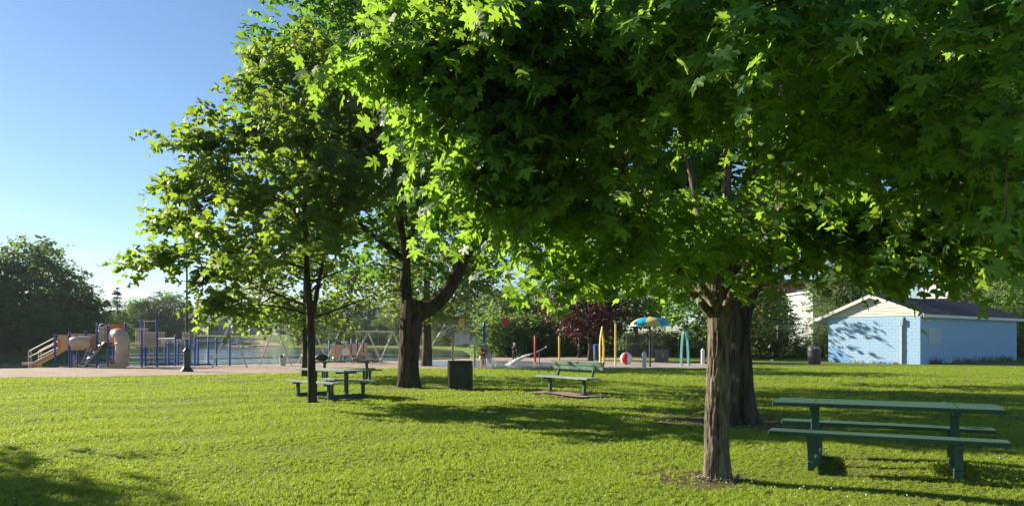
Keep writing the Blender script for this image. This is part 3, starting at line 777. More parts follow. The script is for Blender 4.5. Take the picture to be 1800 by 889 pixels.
# --- the forked old tree
def forked_tree():
    g = np.random.default_rng(41)
    b = PT(-3.3, 23.5)
    root = empty('maple_tree', b, 0, 'thick forked maple whose right limb curves up and out, beside the mossy concrete bin', 'tree')
    bark_trunk('trunk', [(0, 0, -.15), (.0, 0, .7), (.06, 0, 1.5), (.12, 0, 2.2), (.14, 0, 2.75)], [.33, .31, .32, .36, .30], M['bark_dark'], root, 56, 80, .035, 5, .3, .6, 5, 1)
    limbs = [bez((0, 0, 2.3), (-.12, 0, 2.9), (-.08, .1, 4.2), 10), bez((.2, 0, 2.25), (1.5, 0, 2.75), (1.75, .1, 4.4), 12), bez((1.75, .1, 4.4), (1.9, .2, 5.8), (2.6, .3, 8.5), 10),
             bez((1.62, .05, 3.7), (2.3, .1, 4.4), (2.2, .1, 6.5), 10), bez((-.08, .1, 4.2), (-.4, .1, 6), (-.9, .2, 9.5), 10), bez((-.1, .1, 4), (-1.6, .3, 5.2), (-3.4, .5, 6.6), 10), bez((-.1, .1, 4.4), (.3, 1.5, 6), (.5, 3, 8), 10), bez((-.1, .1, 4.4), (-.3, -1.5, 6), (-.5, -3, 7.5), 10)]
    mb = MB()
    for i, pts in enumerate(limbs):
        r0, e = ((.235, .6), (.26, .72), (.16, .3), (.13, .3), (.13, .3), (.11, .3), (.1, .3), (.1, .3))[i]
        mb.tube(pts, [r0 * (1 - (1 - e) * k / (len(pts) - 1)) for k in range(len(pts))], 14, False)
    prof = [(3.6, 2.0), (4.4, 4.2), (6, 5.3), (8.5, 5.6), (11, 4.8), (13, 3.2), (14.5, 1.0)]
    def cut(C):
        w = C + np.array(b[:]); u = 900 + FPX * w[:, 0] / w[:, 1]; v = HZN - FPX * (w[:, 2] - EYE) / w[:, 1]
        return ((u < 480) & (v > 60)) | ((u < 640) & (v > 400)) | (v > 470) | ((u > 640) & (u < 860) & (v > 400) & (w[:, 1] < 23.8))
    lv, ax, C = crown(g, prof, 330, 10, 9, .19, .7, .5, droop=.4, shell=.42, hang=.5, cut=cut)
    for c in C: limb_to(mb, limbs, c, .04, .01)
    mb.build('branches', M['bark_dark'], root, True)
    finish_tree(root, lv, T_MID, M['maple_dark'])
forked_tree()

# --- trees of the middle distance
def mid_tree(name, b, h, prof, trunk_h, tr, mat, label, n=(110, 9, 8), size=.2, L=.6, rc=.45, seed=1, tpl=None, bark=None, fork=None, group=None, lean=(0, 0), cat='tree', shell=.35, lobe=.22):
    g = np.random.default_rng(seed); random.seed(seed)
    root = empty(name, b, 0, label, cat, group)
    bark = bark or M['bark_dark']
    mb = MB()
    top = h * .8
    tp = [Vector((0, 0, -.2)), Vector((.03, 0, trunk_h * .5)), Vector((lean[0] * .3, lean[1] * .3, trunk_h)), Vector((lean[0] * (top - trunk_h) * .5, 0, (trunk_h + top) / 2)), Vector((lean[0] * (top - trunk_h), 0, top))]
    mb.tube(tp, [tr * 1.25, tr * .95, tr * .85, tr * .5, tr * .15], 10)
    mb.build('trunk', bark, root, True)
    limbs = [tp[2:]]
    bb = MB()
    for k in range(8):
        a = k * 2.4 + seed; z = trunk_h * .95 + (top - trunk_h) * k / 9; zt = min(z + h * .16, h * .95); r = prof_r(prof, zt) * .7
        pts = bez((0, 0, z), (r * .4 * math.cos(a), r * .4 * math.sin(a), z + h * .06), (r * math.cos(a), r * math.sin(a), zt), 7)
        limbs.append(pts); bb.tube(pts, [tr * .4 * (1 - .75 * i / 6) for i in range(7)], 6, False)
    lv, ax, C = crown(g, prof, n[0], n[1], n[2], size, L, rc, lean=lean, droop=.35, shell=shell, hang=.4, lobe=lobe)
    for c in C[::2]: limb_to(bb, limbs, c, tr * .12, .01, 4)
    bb.build('branches', bark, root, True)
    finish_tree(root, lv, tpl or T_FAR, mat, 0)
    return root
mid_tree('maple_tree', PT(-4.85, 42), 9.8, [(2.7, .7), (3.3, 2.2), (4.4, 3.7), (5.4, 3.9), (7, 3.2), (9, 1.5), (9.8, .3)], 2.6, .27, M['maple_pale'], 'sunlit maple with pale leaves behind the forked maple, at the edge of the splash pad', (150, 9, 8), .24, .7, .5, 51)
mid_tree('maple_tree', PT(-8.55, 30.5), 6.4, [(1.9, 1.6), (2.6, 2.6), (4, 2.8), (5.4, 2.0), (6.4, .4)], 1.9, .13, M['maple_pale'], 'low young maple behind the picnic tables, next to the sand', (80, 8, 8), .2, .6, .4, 52)
mid_tree('plum_tree', PT(5.6, 52.9), 6.2, [(2.0, 1.2), (2.8, 2.5), (4.2, 2.7), (5.4, 1.8), (6.2, .4)], 1.9, .2, M['purple_leaf'], 'ornamental tree with dark purple leaves at the back of the splash pad', (120, 9, 8), .2, .6, .45, 53, lean=(-.15, 0))
mid_tree('linden_tree', PT(10.7, 64), 9.5, [(2.6, 1.5), (3.4, 4), (5.5, 4.4), (8, 2.8), (9.5, .5)], 2.4, .26, M['far_leaf'], 'dark crowned tree standing behind the striped ball', (130, 9, 8), .28, .8, .6, 54)
mid_tree('linden_tree', PT(15.9, 57.3), 10.5, [(1.9, 1.5), (2.8, 4.0), (5.5, 4.6), (8, 3.5), (10.5, .5)], 2.0, .3, M['maple_dark'], 'deep green tree half hidden behind the two big maples, near the teal hoop', (150, 9, 8), .28, .8, .6, 55)
mid_tree('maple_tree', PT(8.15, 26.5), 6.6, [(1.7, .8), (2.4, 1.2), (4, 1.5), (5.6, 1.3), (6.6, .3)], 2.2, .1, M['brown_leaf'], 'small tree with drooping bronze leaves behind the dark maple trunk', (60, 8, 8), .17, .6, .3, 56)
mid_tree('poplar_tree', PT(30.4, 66), 9.4, [(.8, 1.6), (2.5, 3.4), (5, 3.8), (7.4, 3.0), (9.4, .4)], 1.5, .22, M['far_leaf_pale'], 'round pale green tree rising behind the gable of the blue shed', (150, 9, 8), .26, .7, .6, 57)
mid_tree('poplar_tree', PT(44.5, 63), 10.5, [(.6, 2), (2.5, 3.2), (6, 3.6), (9, 2.4), (10.5, .4)], 1.6, .22, M['far_leaf'], 'dark tree at the far end of the blue shed', (150, 9, 8), .28, .7, .6, 58)
mid_tree('poplar_tree', PT(47.5, 74), 14, [(1, 2), (4, 3.2), (8, 3.4), (12, 2.4), (14, .4)], 2.2, .22, M['far_leaf_pale'], 'tall thin crowned tree towering past the far corner of the blue shed', (150, 9, 8), .28, .8, .7, 59)
mid_tree('linden_tree', PT(36, 76), 9.5, [(1.5, 2.4), (4, 4.2), (7, 4.0), (9.5, .6)], 2, .25, M['far_leaf'], 'bushy tree showing above the dark roof of the blue shed', (110, 9, 8), .3, .8, .7, 60)

mid_tree('linden_tree', PT(27.2, 78), 6.2, [(.3, 1.6), (2, 2.6), (4, 2.6), (6.2, .4)], 1.2, .16, M['far_leaf'], 'dark low tree standing before the red brick factory', (90, 9, 8), .26, .7, .5, 62)
# shrubs behind the fence and the hedge of the near bank: individuals
ORD0 = ['first', 'second', 'third', 'fourth', 'fifth', 'sixth', 'seventh', 'eighth', 'ninth', 'tenth', 'eleventh', 'twelfth', 'thirteenth']
def bush(name, b, w, h, mat, label, group, seed, leaf=.14, cat='shrub'):
    g = np.random.default_rng(seed)
    root = empty(name, b, 0, label, cat, group)
    prof = [(0.05, w * .38), (h * .3, w * .5), (h * .7, w * .42), (h, w * .1)]
    lv, ax, C = crown(g, prof, 46, 8, 7, leaf, h * .16, w * .11, droop=.2, shell=.15, hang=.2)
    mb = MB()
    for c in C[::4]: mb.tube(bez((0, 0, -.1), (c[0] * .3, c[1] * .3, c[2] * .6), c, 5), [.035, .03, .022, .015, .008], 4, False)
    mb.build('stem', M['bark_far'], root)
    finish_tree(root, lv, T_FAR, mat, 0)
    return root
for i, (px, Y, w, h) in enumerate([(1338, 60, 2.6, 2.0), (1362, 61, 3.0, 2.6), (1388, 60, 2.8, 2.2), (1410, 62, 2.4, 1.7)]):
    bush('shrub', PT((px - 900) / FPX * Y, Y), w, h, M['shrub_leaf'], 'dark leafy shrub by the fence, ' + ORD0[3 - i] + ' one counting from the domed bin towards the maple', 'dark shrubs along the fence', 100 + i)
for i, (px, Y, w, h) in enumerate([(1446, 61, 2.2, 2.3), (1470, 62, 2.0, 2.5)]):
    bush('shrub', PT((px - 900) / FPX * Y, Y), w, h, M['far_leaf_pale'], 'yellowish shrub behind the domed bin, ' + ('nearest to it' if i == 0 else 'touching the shed corner'), 'yellowish shrubs at the shed corner', 110 + i)
for i, (px, Y, w, h) in enumerate([(1075, 66, 3.0, 3.6), (1122, 66, 2.4, 2.2), (1140, 65.5, 2.2, 4.4), (1160, 66, 2.4, 2.0), (1182, 63, 2.2, 1.9), (1200, 64, 2.2, 2.2), (1222, 63, 2.4, 2.4), (1245, 64, 2.6, 2.8)]):
    bush('shrub', PT((px - 900) / FPX * Y, Y), w, h, M['far_leaf_pale'] if i % 3 else M['shrub_leaf'], 'wild shrub in the wire fence behind the splash pad, ' + ORD0[i] + ' from the purple tree', 'wild shrubs along the wire fence', 120 + i)
for i, (px, Y, w, h) in enumerate([(1745, 58, 1.6, 1.3), (1762, 59.5, 1.8, 1.7), (1785, 60, 1.8, 1.9), (1800, 61, 2, 2.2)]):
    bush('shrub', PT((px - 900) / FPX * Y, Y), w, h, M['shrub_leaf'], 'shrub in the shade past the shed, ' + ORD0[i] + ' from its far corner', 'shrubs past the shed corner', 140 + i)
HB = []
for i in range(26):
    px = 866 + (i % 13) * 14.5 + random.uniform(-3, 3); row = i // 13
    Y = (65.5 if row == 0 else 73) + random.uniform(-1, 1.5)
    h = random.uniform(3.2, 4.4) if row == 0 else random.uniform(5.2, 7.2) * (1.0 if px < 960 else .85)
    bush('hedge_tree', PT((px - 900) / FPX * Y, Y), random.uniform(3, 4), h, M['far_leaf'] if row == 0 or i % 3 else M['far_leaf_pale'],
         ('dense dark bush tree in the bank front row, ' if row == 0 else 'taller bush tree in the bank back row, ') + ORD0[i % 13] + ' counting from the lake',
         'front row of bank trees' if row == 0 else 'back row of bank trees', 160 + i, .22, 'tree')

# far shore: prototypes, then copies
def protos():
    out = []
    for i, (prof, mt) in enumerate((
            ([(.6, 2.2), (3, 4.6), (7, 5.4), (11, 4.0), (14, 1.8), (15, .4)], 'far_leaf'), ([(.4, 2.6), (3, 4.2), (6, 4.8), (9, 3.6), (12, 4.0), (15, .6)], 'far_leaf'),
            ([(.3, 3), (3, 5.6), (7, 6.2), (11, 4.6), (15, .8)], 'far_leaf_pale'), ([(.3, 2.2), (4, 3.6), (9, 3.4), (13, 2.0), (15, .3)], 'far_leaf'))):
        out.append(mid_tree('broadleaf_tree', (0, 0, 0), 15, prof, 2.2, .3, M[mt], 'tree', (95, 9, 7), .5, 1.3, .8, 70 + i, bark=M['bark_far'], lobe=.5, shell=.25))
    g = np.random.default_rng(90)
    root = empty('conifer_tree', (0, 0, 0), 0, 'tree', 'tree')
    mb = MB(); mb.tube([(0, 0, -.3), (0, 0, 8), (.05, 0, 15)], [.28, .18, .03], 8); mb.build('trunk', M['bark_far'], root)
    O, D, Ln = [], [], []
    for lvl in range(15):
        z = 2.6 + lvl * .85 + g.normal(0, .2)
        for k in range(5):
            a = k * 1.25 + lvl * 1.3 + g.normal(0, .2); L = (.5 + (15.4 - z) * .27) * g.uniform(.45, 1.2)
            O.append((0, 0, z + g.normal(0, .35))); D.append((math.cos(a), math.sin(a), g.normal(.05, .16))); Ln.append(L)
    P, T, Nn, S, ax = sprays(g, np.array(O), np.array(D), np.array(Ln), 24, .12, .42, spread=.55, hang=.1)
    finish_tree(root, (P, T, Nn, S), T_FAR, M['conifer'], 0)
    out.append(root)
    return out
PR = protos(); used = [False] * 5
FAR = []
for px, Y, top, k in [(-75, 128, 440, 0), (-35, 127, 425, 1), (8, 126, 432, 2), (52, 128, 414, 1), (96, 130, 428, 0), (132, 133, 470, 2), (160, 136, 505, 0), (184, 140, 548, 3), (20, 122, 520, 2), (75, 122.5, 530, 0), (120, 127, 545, 2), (-30, 121, 520, 3), (158, 133, 560, 2), (185, 137, 570, 0)]:
    FAR.append((px, Y, top, k, 'tall dense tree on the dark bank beyond the slide', 'trees on the bank beyond the slide'))
for px, Y, top, k in [(218, 225, 552, 2), (238, 236, 522, 0), (262, 240, 520, 2), (285, 238, 509, 2), (307, 243, 513, 1), (330, 245, 525, 0), (270, 232, 552, 2), (240, 229, 560, 0), (196, 152, 548, 2), (212, 200, 542, 0), (228, 226, 534, 2), (252, 238, 524, 1), (310, 236, 556, 2), (222, 228, 565, 2)]:
    FAR.append((px, Y, top, k, 'broad pale tree across the lake between the pine and the lamp post', 'trees across the lake by the lamp post'))
for px, Y, top, k in [(350, 262, 540, 0), (395, 270, 545, 1), (420, 274, 538, 0), (446, 272, 540, 3), (470, 270, 532, 1), (498, 268, 528, 0), (524, 266, 530, 1), (550, 262, 524, 0)]:
    FAR.append((px, Y, top, k, 'dark tree of the wood behind the far grey house', 'trees behind the grey house'))
for px, Y, top, k in [(575, 222, 522, 1), (600, 226, 515, 0), (622, 222, 528, 2), (645, 220, 520, 1), (668, 218, 528, 2), (692, 212, 515, 0), (716, 210, 522, 1), (742, 206, 518, 2), (768, 204, 524, 0), (796, 202, 516, 1), (826, 200, 510, 0), (852, 198, 505, 2), (880, 195, 512, 1), (590, 213, 560, 2), (630, 211, 556, 2), (520, 224, 566, 2), (545, 220, 558, 2), (664, 208, 560, 0), (700, 203, 560, 2), (740, 198, 555, 0), (780, 196, 558, 2), (820, 193, 550, 0), (905, 196, 508, 0), (935, 198, 515, 2)]:
    FAR.append((px, Y, top, k, 'leafy tree on the wooded far bank behind the swings and fountain', 'trees on the wooded far bank'))
for i in range(17):
    px = 524 + i * 18.5 + random.uniform(-5, 5); Y = float(np.interp(px, [520, 680, 755, 826, 850], [207, 196, 185, 146, 100])) + random.uniform(0, 3)
    FAR.append((px, Y, 597 - random.uniform(14, 24) * (150 / Y) ** .5, (2, 0, 2, 3)[i % 4], '', 'bushes on the far lake edge'))
for px, Y, top, k in [(206, 165, 506, 4)]:
    FAR.append((px, Y, top, k, 'lone pine with open layered branches beside the tall dark trees', 'lone pine'))
FAR.append((372, 258, 544, 4, 'pointed spruce beside the far grey house', 'far spruce'))
ORD = ['first', 'second', 'third', 'fourth', 'fifth', 'sixth', 'seventh', 'eighth', 'ninth', 'tenth', 'eleventh', 'twelfth', 'thirteenth', 'fourteenth', 'fifteenth', 'sixteenth', 'seventeenth', 'eighteenth', 'nineteenth', 'twentieth']
ORD += ['twenty-' + x for x in ORD[:9]]
REF = {'trees on the bank beyond the slide': ('{} tree beyond the slide, {} counting back from the lone pine', -1), 'trees across the lake by the lamp post': ('{} tree across the lake, {} from the pine towards the lamp post', 1),
       'trees behind the grey house': ('{} tree behind the far grey house, {} counting from the spruce', 1), 'bushes on the far lake edge': ('{} tree at the far lake edge, {} counting from the grey house', 1), 'trees on the wooded far bank': ('{} tree on the wooded bank, {} counting from the grey house', 1)}
for grp_, (txt, sg) in REF.items():
    ii = sorted((i for i, f in enumerate(FAR) if f[5] == grp_), key=lambda i: FAR[i][0] * sg)
    for n_, i in enumerate(ii):
        f = FAR[i]; hgt = (HZN - f[2]) / FPX * f[1]; FAR[i] = f[:4] + (txt.format('tall' if hgt > 13 else 'middling' if hgt > 8.5 else 'low bushy', ORD[n_]), grp_)
for px, Y, top, k, lab, grp in FAR:
    X = (px - 900) / FPX * Y; z0 = hz(X, Y); h = EYE + (HZN - top) / FPX * Y - z0
    o = PR[k] if not used[k] else copy_tree(PR[k]); used[k] = True
    o.location = (X, Y, z0 - .1); o.rotation_euler = (0, 0, random.uniform(0, 6.28)); s = h / 15.2
    wd = s * random.uniform(.95, 1.2) if k < 4 else s * 1.1
    if h < 9 and k < 4: wd = s * 1.45
    o.scale = (wd, wd, s); o['label'] = lab; o['group'] = grp
for k in range(5):
    if not used[k]:
        for c in list(PR[k].children): bpy.data.objects.remove(c)
        bpy.data.objects.remove(PR[k])
# a tree beyond the left edge whose shade lies on the grass
mid_tree('maple_tree', PT(-18.0, 11.6), 8.0, [(1.8, 1.2), (2.6, 2.7), (4.2, 3.1), (6.2, 2.4), (8.0, .4)], 2.0, .17, M['maple_slim'], 'maple at the edge of the lawn whose shade darkens the grass corner', (420, 10, 8), .2, .55, .4, 61)

# ------------------------------------------------------------------ picnic tables
def picnic_table(loc, rz, label, mat, mat_top, L=2.3, sep=.56):
    t = empty('picnic_table', loc, rz, label, 'picnic table', 'green picnic tables')
    for k in range(5):
        MB().box((0, (k - 2) * .148, .73), (L, .138, .045), None, .006).build('table_plank', mat_top, t)
    for s in (-1, 1):
        for k in (0, 1):
            MB().box((0, s * (sep + k * .135), .43), (L, .128, .045), None, .006).build('seat_plank', mat_top if k else mat_top, t)
        x = s * .72
        MB().box((x, 0, .06), (.075, sep * 2 + .15, .11), None, .008).build('base_beam', mat, t)
        MB().box((x, 0, .40), (.085, .085, .575), None, .006).build('post', mat, t)
        MB().box((x, 0, .68), (.075, .62, .055), None, .006).build('cross_beam', mat, t)
        for k in range(5):
            MB().lathe([(.011, 0), (.011, .004), (.006, .007)], (x, (k - 2) * .148, .7522), 8).build('bolt', M['dark_metal'], t)
        for q in (-1, 1):
            MB().lathe([(.011, 0), (.011, .004), (.006, .007)], (x, q * (sep + .01), .4522), 8).build('bolt', M['dark_metal'], t)
            MB().box((x, q * (sep + .03), .255), (.076, .076, .27), None, .006).build('leg', mat, t)
            MB().box((x, q * (sep + .065), .382), (.075, .25, .045), None, .006).build('seat_support', mat, t)
    return t
picnic_table(PT(4.28, 8.55), R(-27), 'dark green picnic table in the shade right of the chained maple', M['green_paint'], M['green_paint'], 2.32, .52)
picnic_table(PT(-4.85, 19.75), math.atan2(-.67, .74), 'worn green picnic table with an empty top behind the slim maple', M['green_paint'], M['green_worn'], 2.25, .5)
t3 = picnic_table(PT(-5.75, 25.6), math.atan2(.36, .93), 'green picnic table laid with a black bag and food', M['green_paint'], M['green_worn'], 2.25, .55)
def on_table(dx, dy):
    c, s = math.cos(t3.rotation_euler.z), math.sin(t3.rotation_euler.z)
    return Vector((t3.location.x + dx * c - dy * s, t3.location.y + dx * s + dy * c, t3.location.z + .7535))
q = on_table(-.82, -.05); t = empty('bag', q, .3, 'black holdall on the laid picnic table', 'bag')
MB().ball((0, 0, .10), (.23, .13, .11), 16, 10).build('body', M['black'], t, True); MB().tube(bez((-.12, 0, .17), (0, 0, .31), (.12, 0, .17), 9), .012, 6).build('handle', M['black'], t, True)
MB().box((0, -.127, .09), (.2, .03, .09), None, .012).build('pocket', M['charcoal'], t)
q = on_table(-.38, .05); t = tag(MB().lathe([(.05, 0), (.075, .03), (.08, .07), (.06, .11), (.03, .12)], (0, 0, 0), 14).build('jar', M['grey_metal'], None, True, q), 'round grey jar beside the black bag', 'jar')
q = on_table(-.18, -.08); t = empty('bottle', q, 0, 'dark bottle with a white cap in the middle of the laid table', 'bottle'); MB().lathe([(.03, 0), (.033, .02), (.033, .13), (.015, .17), (.015, .19)], (0, 0, 0), 12).build('body', M['teal_dark'], t, True); MB().lathe([(.018, .19), (.018, .215)], (0, 0, 0), 10).build('cap', M['white'], t)
q = on_table(-.08, .1); tag(MB().lathe([(.028, 0), (.036, .1), (.038, .102)], (0, 0, 0), 12).build('cup', M['white'], None, True, q), 'white paper cup behind the bottle on the laid table', 'cup')
q = on_table(.12, -.05); tag(MB().lathe([(.028, 0), (.036, .11), (.038, .112)], (0, 0, 0), 12).build('cup', M['yellow_pale'], None, True, q), 'pale yellow cup beside the tan loaf bag', 'cup')
q = on_table(.36, .0); tag(MB().ball((0, 0, .05), (.15, .09, .06), 14, 8).build('bread_bag', M['tan'], None, True, q), 'tan bag of bread lying on the laid table', 'bag')
q = on_table(.72, .05); mb = MB(); mb.box((0, 0, .015), (.30, .2, .03), None, .01); mb.box((.04, .02, .04), (.2, .14, .025), Matrix.Rotation(.3, 3, 'Z'), .008); tag(mb.build('towel', M['paper'], None, False, q), 'folded pale towel at the end of the laid table', 'towel')

# ------------------------------------------------------------------ bench
b = empty('park_bench', PT(1.62, 19.85), math.atan2(-.82, .57), 'green park bench with plank back on a bare slab', 'bench')
for k in range(2): MB().box((0, .14, .70 + k * .112), (2.2, .045, .106), Matrix.Rotation(R(-12), 3, 'X'), .008).build('back_plank', M['green_bench'], b)
for k in range(3): MB().box((0, -.36 + k * .145, .455), (2.2, .138, .045), None, .008).build('seat_plank', M['green_worn'], b)
for s in (-.72, .72):
    MB().box((s, -.2, .24), (.085, .085, .38), None, .006).build('leg', M['green_paint'], b)
    MB().box((s, -.2, .065), (.3, .3, .025), None, .006).build('foot_plate', M['dark_metal'], b)
    MB().box((s, -.2, .42), (.08, .52, .04), None, .006).build('seat_support', M['green_paint'], b)
    MB().bar((s, .04, .40), (s, .19, .84), .05, .06, .006).build('back_post', M['green_paint'], b)

# ------------------------------------------------------------------ concrete bin
t = empty('litter_bin', PT(-1.6, 22.75), .12, 'square mossy concrete litter bin beside the forked maple', 'litter bin')
mb = MB()
mb.box((0, 0, .4), (.74, .74, .84), None, .035); mb.build('body', M['moss_conc'], t)
mb = MB()
for s in (-1, 1): mb.box((s * .30, 0, .845), (.14, .74, .05), None, .015); mb.box((0, s * .30, .845), (.455, .14, .05), None, .015)
mb.build('rim', M['moss_conc'], t)
MB().box((0, 0, .826), (.44, .44, .012)).build('liner', M['black'], t)

# ------------------------------------------------------------------ lamp posts with lanterns
def lamp_post(loc, h, label, sc=1.0):
    t = empty('lamp_post', loc, 0, label, 'lamp post')
    MB().lathe([(.30, 0), (.30, .05), (.24, .12), (.17, .22), (.15, .30), (.15, .92), (.17, .98), (.12, 1.05), (.07, 1.12)], (0, 0, 0), 14, sc, sc).build('base', M['dark_metal'], t, True)
    MB().lathe([(.055, 1.1), (.05, h * .6), (.042, h)], (0, 0, 0), 12).build('pole', M['dark_metal'], t, True)
    MB().lathe([(.05, h - .02), (.14, h + .05), (.14, h + .08)], (0, 0, 0), 12).build('collar', M['dark_metal'], t, True)
    MB().lathe([(.13, h + .08), (.19, h + .42), (.17, h + .48)], (0, 0, 0), 12).build('globe', M['white'], t, True)
    MB().lathe([(.22, h + .46), (.16, h + .56), (.03, h + .66), (.01, h + .76)], (0, 0, 0), 12).build('cap', M['dark_metal'], t, True)
    return t
lp = lamp_post(PT(-15.3, 34.8), 4.9, 'dark green lamp post with a fluted base at the edge of the sand')
lamp_post(PT(5.5, 60.5), 3.0, 'dark lamp post beside the purple leaved tree', .8)
s = empty('sign', (-15.3, 34.72, 1.70), .1, 'square white sign with a red barred circle on the lamp post', 'sign')
MB().box((0, -.02, 0), (.32, .012, .32), None, .004).build('plate', M['white'], s)
mb = MB(); mb.tube([(.115 * math.cos(k * math.pi / 12), -.03, .115 * math.sin(k * math.pi / 12)) for k in range(25)], .014, 6, False); mb.bar((-.08, -.034, .08), (.08, -.034, -.08), .008, .025); mb.build('barred_circle', M['red'], s)
mb = MB(); mb.box((.0, -.028, -.01), (.10, .005, .05)); mb.box((.06, -.028, .035), (.05, .005, .04))
for x in (-.04, .035): mb.box((x, -.028, -.055), (.016, .005, .05))
mb.bar((-.05, -.028, .01), (-.08, -.028, .05), .004, .012); mb.build('dog_symbol', M['black'], s)
# ------------------------------------------------------------------ playground with slides
K = .0054                                    # metres per unit of the survey sketch
def PX(cx): return (cx - 900) * K
def PZ(cy): return (516 - cy) * K
pg = empty('play_structure', PT((150 - 900) / FPX * 40.5, 40.5), 0, 'tan and blue play structure with two slides at the water', 'play structure')
def ppost(cx, top, y=0.0): MB().lathe([(.052, -.1), (.052, PZ(top) - .04), (.056, PZ(top) - .03), (.05, PZ(top) + .01), (.02, PZ(top) + .03)], (PX(cx), y, 0), 10).build('post', M['blue_post'], pg, True)
for cx, top, y in ((592, 180, 0), (740, 155, 0), (905, 150, 0), (1018, 88, 0), (1130, 65, 0), (1300, 70, .1), (1465, 140, .1), (1620, 145, .1), (1355, 30, 1.2), (1515, 30, 1.2), (640, 185, 1.1), (700, 185, 1.1), (1185, 240, 1.1), (800, 175, 1.1), (1075, 120, 1.1), (1410, 250, 1.1)): ppost(cx, top, y)
def panel(x0, x1, y0, y1, y, mat, name='panel', d=.05): return MB().box(((PX(x0) + PX(x1)) / 2, y, (PZ(y0) + PZ(y1)) / 2), (abs(PX(x1) - PX(x0)), d, abs(PZ(y1) - PZ(y0))), None, .012).build(name, mat, pg)
for x0, x1, cy in ((600, 740, 335), (1000, 1140, 262), (1140, 1460, 290), (1460, 1620, 303)):
    MB().box(((PX(x0) + PX(x1)) / 2, .6, PZ(cy)), (PX(x1) - PX(x0), 1.1, .06), None, .01).build('platform', M['tan'], pg)
# straight slide: hooded top, chute with raised edges, run out
pts = [(PX(690), PZ(325)), (PX(640), PZ(340)), (PX(540), PZ(400)), (PX(420), PZ(465)), (PX(360), PZ(492)), (PX(255), PZ(490))]
mb = MB(); 
for (x0, z0), (x1, z1) in zip(pts, pts[1:]): mb.bar((x0, .3, z0), (x1, .3, z1), .52, .04)
mb.build('slide_bed', M['tan_pale'], pg)
for yy in (.03, .57):
    mb = MB(); mb.tube([(x, yy, z + .075) for x, z in pts], .055, 8); mb.tube([(x, yy, z + .02) for x, z in pts], .045, 8); mb.build('slide_edge', M['tan'], pg, True)
MB().lathe([(.17, 0), (.15, .14)], (PX(325), .3, -.02), 12).build('slide_foot', M['tan'], pg, True)
mb = MB(); arc = [(PX(720), PZ(345)), (PX(720), PZ(215)), (PX(700), PZ(192)), (PX(660), PZ(190)), (PX(620), PZ(205)), (PX(600), PZ(225)), (PX(600), PZ(330))]
mb.prism([(x, z) for x, z in [(PX(660), PZ(345)), (PX(655), PZ(230)), (PX(612), PZ(225)), (PX(640), PZ(194)), (PX(700), PZ(192)), (PX(725), PZ(205)), (PX(725), PZ(345))]], -.03, .03, Matrix.Translation((0, 0, 0)) @ Matrix.Rotation(R(90), 4, 'X')); mb.build('slide_hood', M['tan'], pg)
mb = MB(); mb.prism([(PX(660), PZ(345)), (PX(655), PZ(230)), (PX(612), PZ(225)), (PX(640), PZ(194)), (PX(700), PZ(192)), (PX(725), PZ(205)), (PX(725), PZ(345))], -.63, -.57, Matrix.Rotation(R(90), 4, 'X')); mb.build('slide_hood', M['tan'], pg)
MB().box((PX(668), .3, PZ(190)), (PX(725) - PX(612), .62, .04), None, .015).build('hood_top', M['tube_grey'], pg)
MB().box((PX(612), .3, PZ(275)), (.03, .5, .5), None, .01).build('hood_back', M['orange'], pg)
for yy in (-.1, .75):
    mb = MB()
    for dz in (0, .36): mb.tube([(PX(590), yy, PZ(222) - dz), (PX(345), yy, PZ(350) - dz * .9)], .022, 6)
    for cx in (335, 362): mb.tube([(PX(cx), yy, -.05), (PX(cx), yy, PZ(350) - (0 if cx == 335 else -.07))], .022, 6)
    mb.build('handrail', M['white_rail'], pg)
# crawl tunnel between two panels
panel(752, 900, 175, 342, .0, M['tan'], 'tunnel_panel'); panel(918, 1008, 178, 335, .0, M['tan'], 'tunnel_panel')
mb = MB(); mb.tube([(PX(800), -.08, PZ(262)), (PX(825), -.16, PZ(262)), (PX(900), -.2, PZ(262)), (PX(985), -.14, PZ(262))], [.33, .335, .335, .33], 20); mb.build('crawl_tunnel', M['tube_grey'], pg, True)
mb = MB(); mb.tube([(PX(800) - .02, -.05 + .345 * math.cos(a) * .25, PZ(262) + .345 * math.sin(a)) for a in [k * math.pi / 10 for k in range(21)]], .03, 6, False); mb.build('tunnel_ring', M['tan'], pg, True)
MB().lathe([(.2, 0), (.24, .02), (.24, .05), (.1, .06)], (0, 0, 0), 16).build('porthole', M['orange'], pg, True, (PX(965), -.28, PZ(258)))
# climbing ramp and small ladder
mb = MB(); mb.bar((PX(1075), .02, PZ(268)), (PX(945), -.75, PZ(512)), .5, .05); mb.build('climbing_ramp', M['grey_metal'], pg)
for k in range(5):
    f = (k + .5) / 5; c = Vector((PX(1075), .02, PZ(268))).lerp(Vector((PX(945), -.75, PZ(512))), f); MB().box(c + Vector((-.02, -.03, .05)), (.12, .42, .04), Matrix.Rotation(R(-20), 3, 'Y'), .01).build('ramp_step', M['charcoal'], pg)
mb = MB()
for yy in (-.2, .15): mb.tube([(PX(945), yy, PZ(330)), (PX(885), yy - .25, -.02)], .02, 6)
mb.build('ladder_rail', M['white_rail'], pg)
for k in range(5):
    f = .1 + k * .2; x = PX(945) + (PX(885) - PX(945)) * f; z = PZ(330) * (1 - f); MB().tube([(x, -.2 - .25 * f, z), (x, .15 - .25 * f, z)], .018, 6).build('rung', M['white_rail'], pg)
